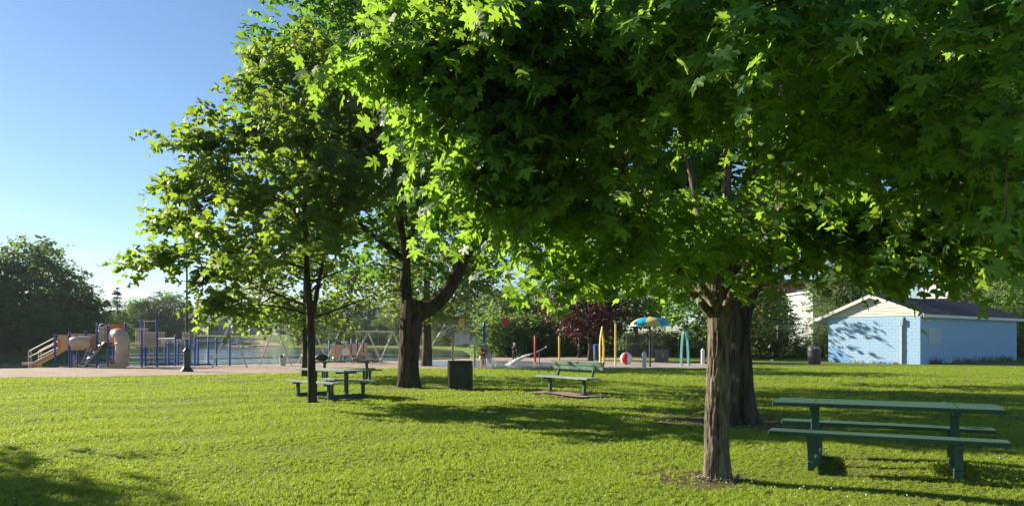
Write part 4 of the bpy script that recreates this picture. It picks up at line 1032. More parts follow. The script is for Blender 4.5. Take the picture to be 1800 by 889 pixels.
# barred panels
def bars(x0, x1, y0, y1, y, n, arch=False):
    mb = MB()
    for k in range(2): mb.tube([(PX(x0), y, PZ((y0, y1)[k])), (PX(x1), y, PZ((y0, y1)[k]))], .025, 6)
    if arch: mb.tube([(PX((x0 + x1) / 2) + .24 * math.cos(a), y - .02, PZ(y0) - .1 + .26 * math.sin(a)) for a in [k * math.pi / 8 for k in range(9)]], .022, 6)
    mb.build('guard_rail', M['white_rail'], pg)
    for k in range(n):
        x = PX(x0 + (x1 - x0) * (k + .5) / n); MB().tube([(x, y, PZ(y0)), (x, y, PZ(y1))], .016, 6).build('bar', M['white_rail'], pg)
bars(1032, 1122, 105, 250, 0, 6, True); bars(1318, 1455, 122, 285, .9, 9); bars(1478, 1612, 160, 303, .05, 8); bars(1478, 1612, 160, 303, 1.15, 8)
panel(1480, 1612, 165, 296, .09, M['tan_pale'], 'panel', .02)
# orange hood and the curling tube slide
panel(1152, 1292, 88, 262, .0, M['orange'], 'hood_panel', .09)
MB().box((PX(1222), -.05, PZ(92)), (PX(1300) - PX(1150), .2, .08), None, .02).build('hood_brow', M['orange'], pg)
cp = [(1215, 215, -.05), (1250, 195, -.35), (1300, 190, -.62), (1345, 225, -.8), (1362, 290, -.86), (1360, 370, -.86), (1352, 440, -.84), (1350, 500, -.82)]
cc = [Vector((PX(x), y, PZ(z))) for x, z, y in cp]
sm = []
for i in range(len(cc) - 1):
    for k in range(4):
        f = k / 4; p0, p1, p2, p3 = cc[max(i - 1, 0)], cc[i], cc[i + 1], cc[min(i + 2, len(cc) - 1)]
        sm.append(.5 * ((2 * p1) + (p2 - p0) * f + (2 * p0 - 5 * p1 + 4 * p2 - p3) * f * f + (3 * p1 - p0 - 3 * p2 + p3) * f ** 3))
sm.append(cc[-1])
MB().tube(sm, .36, 22).build('tube_slide', M['tube_grey'], pg, True)
for k in (5, 10, 15, 21, 26):
    t = (sm[k + 1] - sm[k - 1]).normalized(); a = t.orthogonal().normalized(); bb = t.cross(a)
    MB().tube([sm[k] + (a * math.cos(g) + bb * math.sin(g)) * .366 for g in [i * math.pi / 12 for i in range(25)]], .018, 6, False).build('tube_flange', M['tan'], pg, True)
MB().box((PX(1262), -.82, PZ(478)), (.10, .7, .40), None, .02).build('slide_skirt', M['orange'], pg); MB().box((PX(1345), -1.18, .11), (.85, .06, .22), None, .02).build('slide_skirt', M['tan'], pg)
MB().tube([(PX(1372), 1.2, PZ(42)), (PX(1512), 1.2, PZ(42))], .03, 6).build('top_bar', M['white_rail'], pg)
MB().tube([(PX(1392), 1.15, PZ(42)), (PX(1392), 1.15, PZ(300))], .022, 6).build('fire_pole', M['white_rail'], pg)
MB().tube([(PX(955), .5, PZ(145)), (PX(1018), .2, PZ(145))], .025, 6).build('top_bar', M['white_rail'], pg)
mb = MB()
for cx in (1552, 1598): mb.tube([(PX(cx), -.05, PZ(302)), (PX(cx), -.12, -.02)], .02, 6)
mb.build('ladder_rail', M['white_rail'], pg)
for k in range(5): z = PZ(302) * (.1 + .2 * k); MB().tube([(PX(1552), -.1, z), (PX(1598), -.1, z)], .018, 6).build('rung', M['white_rail'], pg)

# rows of blue posts: monkey bars and rings
mk = empty('monkey_bars', PT(-19.4, 42.6), 0, 'row of short blue posts with hanging rings and rails beside the lamp post', 'climbing frame')
for px, top, Y in ((276, 594, 43.6), (290, 602, 44), (296, 602, 42.6), (308, 589, 42.2), (313, 603, 43.8), (326, 597, 43.6), (334, 595, 42.6), (342.5, 593, 42.4), (348, 597, 43.6), (366, 594, 43.4), (380.5, 594, 42.3), (404, 597, 42.5)):
    p = at(px, top, Y) - mk.location; MB().lathe([(.055, -.4), (.055, p.z - .03), (.03, p.z + .02)], (p.x, p.y, 0), 10).build('post', M['blue_post'], mk, True)
def mp(px, py, Y): return at(px, py, Y) - mk.location
for a, c in (((348, 598, 42.4), (381, 598, 42.3)), ((381, 599, 42.3), (404, 600, 42.5)), ((284, 596, 42.6), (326, 597, 43.6)), ((276, 595, 43.6), (308, 594, 42.2))):
    MB().tube([mp(*a), mp(*c)], .026, 6).build('rail', M['white_rail'], mk)
for k in range(6):
    c = mp(287 + k * 6.5, 600.3, 42.8); MB().tube([c + Vector((.09 * math.cos(a), 0, .08 * math.sin(a))) for a in [i * math.pi / 7 for i in range(15)]], .016, 5, False).build('ring', M['white_rail'], mk, True)
MB().bar(mp(330, 640, 43.4), mp(372, 639.5, 43.6), .2, .1).build('border', M['charcoal'], mk); MB().bar(mp(258, 640, 43), mp(308, 640, 43), .2, .1).build('border', M['charcoal'], mk)

# swing sets
def swing_set(name, apex, spread, label, seats):
    o = PT(apex[0][0], apex[0][1]); t = empty(name, o, 0, label, 'swing set')
    tops = []
    for x, y, h in apex:
        g0 = PT(x, y); a = Vector((x, y, g0.z + h)) - o; tops.append(a)
        for s in (-1, 1):
            f = PT(x + s * spread[0], y + s * spread[1]) - o; f.z -= .1
            MB().tube([a, f], .045, 8).build('leg', M['galv'], t, True)
    for p, q in zip(tops, tops[1:]): MB().tube([p, q], .04, 8).build('top_beam', M['galv'], t, True)
    for i, f in seats:
        c = tops[i].lerp(tops[i + 1], f); d = (tops[i + 1] - tops[i]).normalized() * .22
        zs = (PT((c + o).x, (c + o).y) - o).z + .5
        sw = MB(); sw.box((c.x, c.y, zs), (.16, .46, .025), Matrix.Rotation(math.atan2(d.y, d.x) - math.pi / 2, 3, 'Z'), .01); so = sw.build('swing_seat', M['black'], t)
        for s in (-1, 1): MB().tube([c + d * s, Vector((c.x + d.x * s, c.y + d.y * s, zs))], .008, 4).build('chain', M['grey_metal'], so)
    return t
swing_set('swing_set', [(-15.2, 39.8, 2.4), (-13.95, 43.6, 2.4), (-12.65, 47, 2.4)], (1.02, -.1), 'tall steel swing set at the water beside the lamp post', [(0, .35), (0, .68), (1, .35), (1, .7)])
swing_set('swing_set', [(-10.82, 46.5, 2.05), (-8.97, 46, 2.02), (-7.33, 45.6, 2.0)], (.8, .7), 'steel swing set standing before the tan climbing panels', [(0, .3), (0, .7), (1, .3), (1, .7)])

# tan climbing panels with a ramp slide
p2 = empty('play_structure', PT(-10.93, 48.6), 0, 'low play structure of tan panels with a short slide, behind the laid picnic table', 'play structure')
def p2x(px): return (px - 900) / FPX * 48.6 + 10.93
for px, top in ((579, 599), (606, 597), (618, 596.5), (628, 597), (640, 598)): MB().lathe([(.06, -.6), (.06, EYE + (HZN - top) / FPX * 48.6 - p2.location.z), (.03, EYE + (HZN - top) / FPX * 48.6 - p2.location.z + .04)], (p2x(px), 0, 0), 8).build('post', M['blue_post'], p2, True)
for i, (x0, x1, z0, z1, m) in enumerate(((580, 590, .1, 1.25, 'tan_pale'), (590, 606, .0, 1.2, 'tan'), (606, 618, .35, 1.25, 'tan'), (619, 628, .5, 1.25, 'tan_pale'), (629, 639, .0, 1.35, 'tan'), (640, 646, .55, 1.3, 'tan_pale'))):
    MB().box(((p2x(x0) + p2x(x1)) / 2, -.02 - .04 * (i % 2), (z0 + z1) / 2), (p2x(x1) - p2x(x0) - .03, .05, z1 - z0), None, .015).build('panel', M[m], p2)
MB().lathe([(.01, 0), (.24, .005), (.27, .04), (.2, .06)], (0, 0, 0), 14).build('face_relief', M['white'], p2, True, (p2x(609), -.12, .72)).rotation_euler = (R(90), 0, 0)
MB().box((p2x(606), -.02, 1.36), (.42, .06, .14), None, .03).build('top_sign', M['white'], p2)
MB().box((p2x(624), .5, .55), (1.9, 1.0, .06), None, .01).build('platform', M['tan'], p2)
mb = MB(); mb.bar((p2x(640), -.3, .62), (p2x(668), -.9, .0), .6, .05); mb.build('ramp_slide', M['tan'], p2)
for s in (-.3, .3): mb = MB(); mb.tube([(p2x(640), -.3 + s, .68), (p2x(668), -.9 + s, .06)], .05, 6); mb.build('slide_edge', M['tan_pale'], p2, True)
mb = MB(); mb.tube([Vector((p2x(646), .1, .55)).lerp(Vector((p2x(676), -.2, -.1)), k / 6) + Vector((0, 0, .22 * math.sin(k / 6 * math.pi))) for k in range(7)], .03, 6)
for k in range(1, 6): q = Vector((p2x(646), .1, .55)).lerp(Vector((p2x(676), -.2, -.1)), k / 6); mb.tube([q + Vector((0, 0, .22 * math.sin(k / 6 * math.pi))), q + Vector((0, -.25, -.15))], .02, 5)
mb.build('climber_rail', M['charcoal'], p2)

# ------------------------------------------------------------------ splash pad
bp_ = empty('bucket_tipper', PT(-1.55, 41.3), 0, 'blue splash post carrying a yellow and a red tipping bucket', 'splash feature')
Yb = 41.3
MB().lathe([(.10, 0), (.085, .06), (.085, 2.35), (.06, 2.42), (.03, 2.55)], (0, 0, 0), 12).build('post', M['blue_post'], bp_, True)
def bpx(px, py): return Vector(((px - 900) / FPX * Yb + 1.55, 0, EYE + (HZN - py) / FPX * Yb))
MB().tube([bpx(851, 572.5), bpx(813, 572.8)], .018, 6).build('arm', M['yellow'], bp_); MB().tube([bpx(852, 573), bpx(884, 573)], .028, 6).build('arm', M['red_dark'], bp_)
for px, m, m2, nm in ((811.5, 'yellow', 'red_dark', 'yellow bucket'), (888, 'red', 'red_dark', 'red bucket')):
    c = bpx(px, 565.5); k = MB().lathe([(.13, -.2), (.15, -.18), (.17, .17), (.15, .17), (.13, -.16)], (0, 0, 0), 14).build('bucket', M[m], bp_, True, c); k['label'] = nm
    fr = MB(); w, h = .21, .235
    pts = [(-w, 0, -h), (-w, 0, h - .05), (-w + .05, 0, h), (w - .05, 0, h), (w, 0, h - .05), (w, 0, -h)]
    fr.tube(pts, .02, 6); fr.tube([(-w, 0, 0), (w, 0, 0)], .012, 6); f = fr.build('frame', M[m2], bp_, False, c)
# painted poles, bollards, hoop, flame, leaf post
def pole(name, px, py, top, r, mat, label, cat, cap=.03):
    p = G(px, py); h = EYE + (HZN - top) / FPX * p.y - p.z
    t = empty(name, p + Vector((0, 0, .02)), 0, label, cat)
    MB().lathe([(r * 1.02, -.05), (r, .05), (r, h - cap), (r * .8, h)], (0, 0, 0), 12).build('shaft', M[mat], t, True)
    MB().lathe([(r * 1.5, 0), (r * 1.5, .03), (r, .035)], (0, 0, 0), 12).build('foot', M['grey_metal'], t)
    if cap > .02: MB().lathe([(r * 1.08, h - .06), (r * 1.08, h - .01), (r * .5, h + .02)], (0, 0, 0), 12).build('cap', M[mat], t, True)
    return t
pole('splash_pole', 940.5, 636.5, 589.5, .07, 'red', 'red splash pole beside the spray gun', 'splash pole')
pole('splash_pole', 983, 635.5, 591, .06, 'yellow', 'plain yellow splash pole between the red pole and the purple tree', 'splash pole')
def bollard(px, py, top, label):
    p = G(px, py); h = EYE + (HZN - top) / FPX * p.y - p.z; t = empty('splash_bollard', p + Vector((0, 0, .02)), 0, label, 'bollard')
    mb = MB(); mb.box((0, 0, h * .46), (.19, .17, h * .92), None, .02); mb.build('shaft', M['white'], t)
    MB().prism([(-.095, 0), (.095, 0), (.095, h * .04), (-.02, h * .1)], -.085, .085, Matrix.Translation((0, 0, h * .918)) @ Matrix.Rotation(R(90), 4, 'X')).build('cap', M['white'], t)
bollard(1132.5, 648.5, 618, 'white square bollard standing at the front edge of the pad by the umbrella'); bollard(1235.5, 640, 613.5, 'white square bollard by the trunk of the chained maple')
# spray gun on a stand
p = G(948, 641.5); t = empty('spray_gun', p, 0, 'spray gun on a thin dark stand shooting water to the left', 'spray gun')
hh = EYE + (HZN - 614.5) / FPX * p.y - p.z
MB().lathe([(.05, 0), (.028, .05), (.028, hh)], (0, 0, 0), 8).build('stand', M['dark_metal'], t, True)
gq = lambda px, py: Vector(((px - 948) / FPX * p.y, 0, EYE + (HZN - py) / FPX * p.y - p.z))
MB().tube([gq(943, 619), gq(959, 610)], [.045, .03], 8).build('barrel', M['grey_metal'], t, True); MB().ball(gq(960, 609.3), .055, 10, 6).build('grip', M['white'], t, True)
# striped ball
p = G(1101, 641); r = .37; t = empty('beach_ball', p + Vector((0, 0, .02)), 0, 'big striped ball in red, white and yellow on the pad', 'ball')
for k in range(6):
    vs, fs = [], []; m_, n_ = 12, 5
    for i in range(m_ + 1):
        th = math.pi * i / m_
        for j in range(n_ + 1):
            a = (k + j / n_) * math.pi / 3 + .55; vs.append((r * math.sin(th) * math.cos(a), r * math.sin(th) * math.sin(a), r - r * math.cos(th)))
    for i in range(m_):
        for j in range(n_): q = i * (n_ + 1) + j; fs.append((q, q + 1, q + n_ + 2, q + n_ + 1))
    o = MB().add(vs, fs).build('panel', M[('red', 'yellow', 'white', 'red', 'white', 'red')[k]], t, True)
# umbrella shower
p = G(1142.5, 645); t = empty('splash_umbrella', p + Vector((0, 0, .02)), 0, 'umbrella shower with turquoise and yellow segments on a dark pole', 'splash umbrella')
zt = EYE + (HZN - 557.5) / FPX * p.y; zr = EYE + (HZN - 573.5) / FPX * p.y; rr = 1.08
MB().lathe([(.055, 0), (.05, zr)], (0, 0, 0), 10).build('pole', M['dark_metal'], t, True)
for k in range(8):
    vs, fs = [], []; n_, m_ = 7, 6
    for side in (0, 1):
        for i in range(m_ + 1):
            ph = i / m_ * math.pi / 2
            for j in range(n_ + 1):
                a = (k + j / n_) * math.pi / 4 + .35; q = rr * math.sin(ph) - side * .03 * math.sin(ph); vs.append((q * math.cos(a), q * math.sin(a), zr + (zt - zr - side * .03) * math.cos(ph)))
    h_ = (m_ + 1) * (n_ + 1)
    for i in range(m_):
        for j in range(n_):
            q = i * (n_ + 1) + j; fs.append((q, q + n_ + 1, q + n_ + 2, q + 1)); fs.append((q + h_, q + 1 + h_, q + n_ + 2 + h_, q + n_ + 1 + h_))
    for j in range(n_): q = m_ * (n_ + 1) + j; fs.append((q, q + h_, q + h_ + 1, q + 1))
    MB().add(vs, fs).build('canopy_segment', M['yellow_pale' if k % 2 else 'turquoise'], t, True)
MB().ball((0, 0, zt), (.07, .07, .04), 10, 6).build('finial', M['yellow_pale'], t, True)
# hoop
p = G(1205, 642.5); t = empty('splash_hoop', p + Vector((0, 0, .02)), R(12), 'tall narrow teal hoop of two tubes on the pad', 'splash hoop')
H_ = EYE + (HZN - 583) / FPX * p.y
for dy, m in ((0, 'teal'), (.16, 'teal')):
    a = [((.25 if f < 0 else -.25) * (1 - abs(1 - abs(f)) ** 3.2), dy, H_ * (1 - abs(f) ** 1.7 * .999)) for f in [i / 14 - 1 for i in range(29)]]
    a = [(-.23 * math.copysign(1, f) * abs(f) ** .27, dy, H_ * (1 - abs(f))) for f in [math.copysign((abs(i) / 14) ** 2, i) for i in range(-14, 15)]]
    MB().tube(a, .042, 8).build('tube', M[m], t, True)
for s in (-.23, .23): MB().box((s, .08, .02), (.16, .3, .03), None, .006).build('foot', M['grey_metal'], t)
# flame shaped spray arch
p = G(1058, 638.5); t = empty('splash_flame', p + Vector((0, 0, .02)), R(20), 'pointed yellow flame shaped spray arch before the purple tree', 'splash feature')
H_ = EYE + (HZN - 574) / FPX * p.y
for s in (-1, 1):
    mb = MB(); prof2 = [(s * .17, 0), (s * .19, H_ * .45), (s * .13, H_ * .72), (0, H_), (0, H_ * .84), (s * .05, H_ * .62), (s * .08, H_ * .4), (s * .07, 0)]
    mb.prism(prof2 if s > 0 else prof2, -.04, .04, Matrix.Rotation(R(90), 4, 'X')); mb.build('flame_side', M['yellow' if s > 0 else 'yellow_pale'], t)
MB().box((0, 0, .02), (.46, .22, .03), None, .006).build('foot', M['grey_metal'], t)
# tan post with leaf top
p = G(1082, 643.5); t = empty('splash_leaf', p + Vector((0, 0, .02)), 0, 'tan splash post topped by a bent green leaf', 'splash feature')
H_ = EYE + (HZN - 568) / FPX * p.y
MB().lathe([(.055, 0), (.05, H_ * .97), (.04, H_)], (0, 0, 0), 10).build('post', M['yellow_pale'], t, True)
mb = MB(); mb.bar((-.05, 0, H_ - .03), (.36, 0, H_ + .16), .26, .03, .01); mb.bar((.34, 0, H_ + .16), (.62, 0, H_ - .12), .22, .03, .01); mb.build('leaf_plate', M['teal_dark'], t)
# litter boxes
p = G(1163, 635.5); t = empty('litter_bin', p, R(-35), 'square bin with pebbled concrete sides behind the splash umbrella', 'litter bin')
MB().box((0, 0, .42), (.72, .72, .84), None, .03).build('body', M['agg'], t); MB().box((0, 0, .87), (.6, .6, .06), None, .02).build('lid', M['charcoal'], t)
p = G(1050, 632.5); t = empty('recycling_bin', p, .2, 'blue recycling bin beside the trunk of the purple tree', 'recycling bin')
MB().lathe([(.26, 0), (.27, .06), (.33, 1.02), (.33, 1.08)], (0, 0, 0), 16).build('body', M['navy'], t, True); MB().lathe([(.345, 1.06), (.345, 1.12), (.2, 1.2)], (0, 0, 0), 16).build('lid', M['blue_post'], t, True)
p = G(497, 643); t = empty('litter_bin', p, 0, 'small grey bin overflowing with rubbish on the sand by the swings', 'litter bin')
MB().lathe([(.15, -.05), (.2, .48), (.2, .5), (.17, .49)], (0, 0, 0), 14).build('body', M['grey_metal'], t, True); mb = MB(); mb.box((-.07, 0, .55), (.18, .16, .14), Matrix.Rotation(.4, 3, 'Y'), .03); mb.build('rubbish', M['black'], t); MB().box((.09, .02, .6), (.1, .14, .24), Matrix.Rotation(.3, 3, 'Y'), .03).build('rubbish', M['white'], t)

# notice board
p = PT(-2.65, 42.8); t = empty('notice_board', p, 0, 'wooden notice board on two posts with pale printed sheets', 'notice board')
Yn = 42.8
nx_ = lambda px: (px - 900) / FPX * Yn + 2.65
nz_ = lambda py: EYE + (HZN - py) / FPX * Yn
for px, tp in ((796, 583), (834.5, 583)): MB().box((nx_(px), 0, nz_(tp) / 2), (.10, .10, nz_(tp)), None, .008).build('post', M['wood_pale'], t)
MB().box((nx_(817.5), -.02, (nz_(583) + nz_(606)) / 2), (nx_(837) - nx_(798), .04, nz_(583) - nz_(606)), None, .006).build('board', M['wood_pale'], t)
for x0, x1, y0, y1 in ((799.5, 813, 582.5, 606), (813.4, 825.3, 585, 603.5), (825.6, 829, 597, 606), (829.5, 836, 591.5, 606)):
    o = MB().box(((nx_(x0) + nx_(x1)) / 2, -.05, (nz_(y0) + nz_(y1)) / 2), (nx_(x1) - nx_(x0), .012, nz_(y0) - nz_(y1)), None, .002).build('printed_sheet', M['paper'], t)
    mb = MB(); k = 0; y = y0 + 1.5
    while y < y1 - 1:
        w = (x1 - x0) * (.8 if k % 3 else .55); mb.box((nx_(x0 + (x1 - x0) * .1) + (nx_(x0 + w) - nx_(x0)) / 2, -.0575, nz_(y)), (nx_(x0 + w) - nx_(x0), .003, .012 if y > y0 + 2 else .05)); y += 1.9; k += 1
    mb.build('print', M['print_grey'], o)

# water jets: droplets thrown along ballistic paths
def jet(name, p0, v0, spreadv, n, tmax, label, tt0=.02, r=(.004, .011)):
    g = np.random.default_rng(len(name) + n)
    P, T, S = [], [], []
    V_, F_ = [], []
    for i in range(n):
        v = np.array(v0) * g.uniform(.92, 1.05) + g.normal(0, 1, 3) * spreadv; tq = tt0 + (tmax - tt0) * g.random() ** .8
        p = np.array(p0) + v * tq + np.array([0, 0, -4.9]) * tq * tq; d = v + np.array([0, 0, -9.8]) * tq; d /= np.linalg.norm(d)
        if p[2] < .03: continue
        L = g.uniform(.04, .13); rr_ = g.uniform(*r); a = np.cross(d, [0.3, .9, .1]); a /= np.linalg.norm(a); b_ = np.cross(d, a); k = len(V_)
        V_ += [p - d * L, p + a * rr_, p + b_ * rr_, p - a * rr_, p - b_ * rr_, p + d * L]
        F_ += [(k, k + 2, k + 1), (k, k + 3, k + 2), (k, k + 4, k + 3), (k, k + 1, k + 4), (k + 5, k + 1, k + 2), (k + 5, k + 2, k + 3), (k + 5, k + 3, k + 4), (k + 5, k + 4, k + 1)]
    me = np_mesh(name, np.array(V_), np.array(F_)); tag(link(name, me, M['spray']), label, kind='stuff')
a = at(757, 611, 43); jet('water_spray', a, (3.5, .3, 6.0), .17, 6000, .5, 'arching spray of water beside the notice board', r=(.009, .02))
jet('water_spray', a, (3.3, .3, 5.8), .5, 500, .75, 'drifting mist of water beside the notice board', .2, (.002, .005))
a = at(941, 620, 43.5); jet('water_spray', a, (-5.5, -.8, -1.2), .28, 2600, .42, 'jet of water shot down from the spray gun')
a = at(854, 619, 40.5); jet('water_spray', a, (.55, -.1, .5), .3, 1300, .5, 'splashing water beside the two bathers', .02, (.004, .009))
t = empty('spray_nozzle', PT(-4.73, 43), 0, 'grey ground nozzle throwing the arching spray', 'splash feature'); MB().lathe([(.09, 0), (.07, .1), (.04, .35), (.05, .98)], (0, 0, 0), 10).build('pipe', M['grey_metal'], t, True); MB().tube([(0, 0, .95), (.1, 0, 1.08)], [.05, .03], 8).build('nozzle', M['grey_metal'], t, True)
# ------------------------------------------------------------------ people
def skinned(verts, edges, radii, root):
    me = bpy.data.meshes.new('tmp'); me.from_pydata(verts, edges, []); o = bpy.data.objects.new('tmp', me); COL.objects.link(o)
    sk = o.modifiers.new('s', 'SKIN'); sk.use_smooth_shade = True
    for i, r in enumerate(radii): me.skin_vertices[0].data[i].radius = (r, r) if not hasattr(r, '__len__') else r
    me.skin_vertices[0].data[root].use_root = True
    sb = o.modifiers.new('u', 'SUBSURF'); sb.levels = sb.render_levels = 1
    dg = bpy.context.evaluated_depsgraph_get(); out = bpy.data.meshes.new_from_object(o.evaluated_get(dg))
    V = [v.co[:] for v in out.vertices]; Fq = [tuple(p.vertices) for p in out.polygons]
    bpy.data.objects.remove(o); bpy.data.meshes.remove(me); bpy.data.meshes.remove(out)
    return V, Fq
def person(loc, rz, h, pose, top, legs, label, hair=None, hat=None, skin='skin', bare=False, group=None):
    """pose: joints for a 1.75 m figure facing -Y"""
    k = h / 1.75; J = dict(pelvis=(0, 0, .95), waist=(0, 0, 1.1), chest=(0, 0, 1.33), neck=(0, .01, 1.48), head=(0, -.01, 1.63),
        ls=(.18, 0, 1.42), le=(.25, .02, 1.15), lw=(.26, -.08, .9), rs=(-.18, 0, 1.42), re=(-.25, .02, 1.15), rw=(-.26, -.08, .9),
        lh=(.095, 0, .93), lk=(.11, -.02, .5), la=(.11, .02, .08), rh=(-.095, 0, .93), rk=(-.11, -.02, .5), ra=(-.11, .02, .08))
    J.update(pose); J = {a: Vector(b) * k for a, b in J.items()}
    root = empty('person', loc, rz, label, 'person', group)
    names = list(J); V = [J[n] for n in names]
    lt = J['la'] + Vector((.01, -.16, -.05)) * k; rt = J['ra'] + Vector((-.01, -.16, -.05)) * k
    V += [lt, rt]; ix = {n: i for i, n in enumerate(names)}; ix['lt'], ix['rt'] = len(names), len(names) + 1
    E = [('pelvis', 'waist'), ('waist', 'chest'), ('chest', 'neck'), ('neck', 'head'), ('chest', 'ls'), ('ls', 'le'), ('le', 'lw'), ('chest', 'rs'), ('rs', 're'), ('re', 'rw'),
         ('pelvis', 'lh'), ('lh', 'lk'), ('lk', 'la'), ('la', 'lt'), ('pelvis', 'rh'), ('rh', 'rk'), ('rk', 'ra'), ('ra', 'rt')]
    rad = dict(pelvis=.13, waist=.115, chest=.14, neck=.055, head=.095, ls=.06, le=.042, lw=.03, rs=.06, re=.042, rw=.03, lh=.085, lk=.06, la=.038, rh=.085, rk=.06, ra=.038, lt=.03, rt=.03)
    nm = names + ['lt', 'rt']
    bv, bf = skinned(V, [(ix[a], ix[b]) for a, b in E], [rad[n] * k for n in nm], ix['pelvis'])
    mb = MB(); mb.add(bv, bf)
    hd = J['head']; up = (J['head'] - J['neck']).normalized(); hc = hd + up * .02 * k
    mb.ball(hc, (.078 * k, .095 * k, .118 * k), 14, 10); mb.ball(hc + Vector((0, -.10, -.015)) * k, (.014 * k, .02 * k, .024 * k), 8, 5)
    for s in (-1, 1):
        mb.ball(hc + Vector((s * .08, .005, -.005)) * k, (.012 * k, .02 * k, .03 * k), 8, 5)
        w = J['lw' if s > 0 else 'rw']; e = J['le' if s > 0 else 're']; d = (w - e).normalized(); sd_ = d.cross(Vector((0, 1, 0))); sd_ = sd_.normalized() if sd_.length > .1 else Vector((1, 0, 0))
        mb.bar(w - d * .01 * k, w + d * .085 * k, .075 * k, .03 * k, .01 * k)
        for f in range(4):
            o = sd_ * (f - 1.5) * .019 * k + w + d * .08 * k; n2 = d.cross(sd_); L_ = (.065, .08, .075, .058)[f] * k
            mb.tube([o, o + d * L_ * .5 + n2 * .008 * k, o + d * L_ * .95 + n2 * .025 * k], [.0095 * k, .0085 * k, .006 * k], 6)
        mb.tube([w + sd_ * .03 * k + d * .02 * k, w + sd_ * .06 * k + d * .05 * k, w + sd_ * .062 * k + d * .085 * k], [.011 * k, .01 * k, .007 * k], 6)
    mb.build('body', M[skin], root, True)
    for s in (-1, 1): MB().ball(hc + Vector((s * .03, -.086, .01)) * k, (.011 * k, .008 * k, .007 * k), 8, 5).build('eye', M['white'], root, True); MB().ball(hc + Vector((s * .03, -.0925, .01)) * k, .0045 * k, 6, 4).build('iris', M['black'], root, True)
    MB().ball(hc + Vector((0, -.088, -.055)) * k, (.022 * k, .008 * k, .006 * k), 8, 5).build('mouth', M['red_dark'], root, True)
    if hair: MB().ball(hc + Vector((0, .022, .022)) * k, (.087 * k, .098 * k, .112 * k), 14, 10).build('hair', M[hair], root, True)
    if hat: mb = MB(); mb.lathe([(.10 * k, 0), (.098 * k, .05 * k), (.07 * k, .1 * k), (.01 * k, .115 * k)], hc + Vector((0, 0, .04)) * k, 14); mb.box(hc + Vector((0, -.12, .05)) * k, (.13 * k, .1 * k, .012 * k), None, .004); mb.build('cap', M[hat], root, True)
    if top and not bare:
        n2 = ['waist', 'chest', 'ls', 'rs', 'le', 're', 'pelvis']; vv = [J['waist'], J['chest'], J['ls'], J['rs'], J['ls'].lerp(J['le'], .6), J['rs'].lerp(J['re'], .6), J['pelvis']]
        cv, cf = skinned(vv, [(0, 1), (1, 2), (1, 3), (2, 4), (3, 5), (0, 6)], [x * k for x in (.132, .152, .076, .076, .064, .064, .142)], 6); MB().add(cv, cf).build('shirt', M[top], root, True)
    if legs:
        f = .62; vv = [J['pelvis'], J['lh'], J['rh'], J['lh'].lerp(J['lk'], f), J['rh'].lerp(J['rk'], f)]; rr_ = [.146, .1, .1, .088, .088]; ee = [(0, 1), (0, 2), (1, 3), (2, 4)]
        if legs[1]: vv += [J['lk'], J['rk'], J['la'], J['ra']]; rr_ += [.078, .078, .058, .058]; ee += [(3, 5), (4, 6), (5, 7), (6, 8)]
        cv, cf = skinned(vv, ee, [x * k for x in rr_], 0); MB().add(cv, cf).build('trousers' if legs[1] else 'shorts', M[legs[0]], root, True)
    return root
M['shirt_red'] = mat_basic('shirt_red', (.32, .05, .05), rough=.85); M['shirt_black'] = mat_basic('shirt_black', (.022, .022, .026), rough=.85)
M['shorts_white'] = mat_basic('shorts_white', (.5, .47, .45), rough=.85); M['blond'] = mat_basic('blond', (.4, .27, .14), rough=.7)
bend = dict(waist=(0, -.06, 1.08), chest=(0, -.24, 1.26), neck=(0, -.34, 1.36), head=(0, -.42, 1.46), ls=(.18, -.28, 1.34), rs=(-.18, -.28, 1.34), le=(.24, -.42, 1.1), re=(-.22, -.42, 1.1), lw=(.16, -.56, .92), rw=(-.14, -.56, .92))
person(G(846.5, 648), R(110), 1.1, bend, 'shirt_red', ('shorts_white', False), 'bather in a reddish top bending by the splash of water', 'hair')
person(G(849.5, 647.3), R(60), 1.28, dict(lw=(.2, -.3, 1.1), rw=(-.2, -.34, 1.15), lk=(.14, -.1, .5), la=(.14, .0, .08)), 'shirt_red', ('red_dark', False), 'bather in a white cap standing behind the bending one', 'hair', 'white')
person(G(904, 636.5), R(35), 1.27, dict(re=(-.34, -.14, 1.3), rw=(-.12, -.24, 1.56), le=(.27, .03, 1.16), lw=(.24, -.02, .93)), 'shirt_black', ('shirt_black', True), 'person in dark clothes with a hand raised to the face on the wet pad', 'blond', 'white')
person(PT(-10.45, 37.5), R(-40), 1.45, dict(le=(.27, -.05, 1.16), lw=(.2, -.2, 1.0)), 'pink', ('navy', True), 'person in a pink top half hidden by the slim maple trunk', 'hair')

# boats on the lake by the slide
def boat(name, px, py, Y, L, mat, label, rz):
    x = (px - 900) / FPX * Y; t = empty(name, (x, Y, WATER_Z), rz, label, 'boat')
    n = 12; vs, fs = [], []
    for i in range(n + 1):
        f = i / n * 2 - 1; w = .42 * (1 - abs(f) ** 2.6) + .02; sh = .10 * f * f
        vs += [(f * L / 2, -w, .24 + sh), (f * L / 2 * .95, -w * .55, -.08), (f * L / 2 * .95, w * .55, -.08), (f * L / 2, w, .24 + sh), (f * L / 2 * .95, w * .7, .12 + sh), (f * L / 2 * .95, -w * .7, .12 + sh)]
    for i in range(n):
        for j in range(6): a = i * 6 + j; b2 = i * 6 + (j + 1) % 6; fs.append((a, b2, b2 + 6, a + 6))
    fs += [tuple(range(6)), tuple(range(n * 6, n * 6 + 6))[::-1]]
    MB().add(vs, fs).build('hull', M[mat], t, True)
    for s in (-.22, .2): MB().box((s * L, 0, .2), (.2, .6, .03), None, .008).build('thwart', M['tan_pale'], t)
    return t
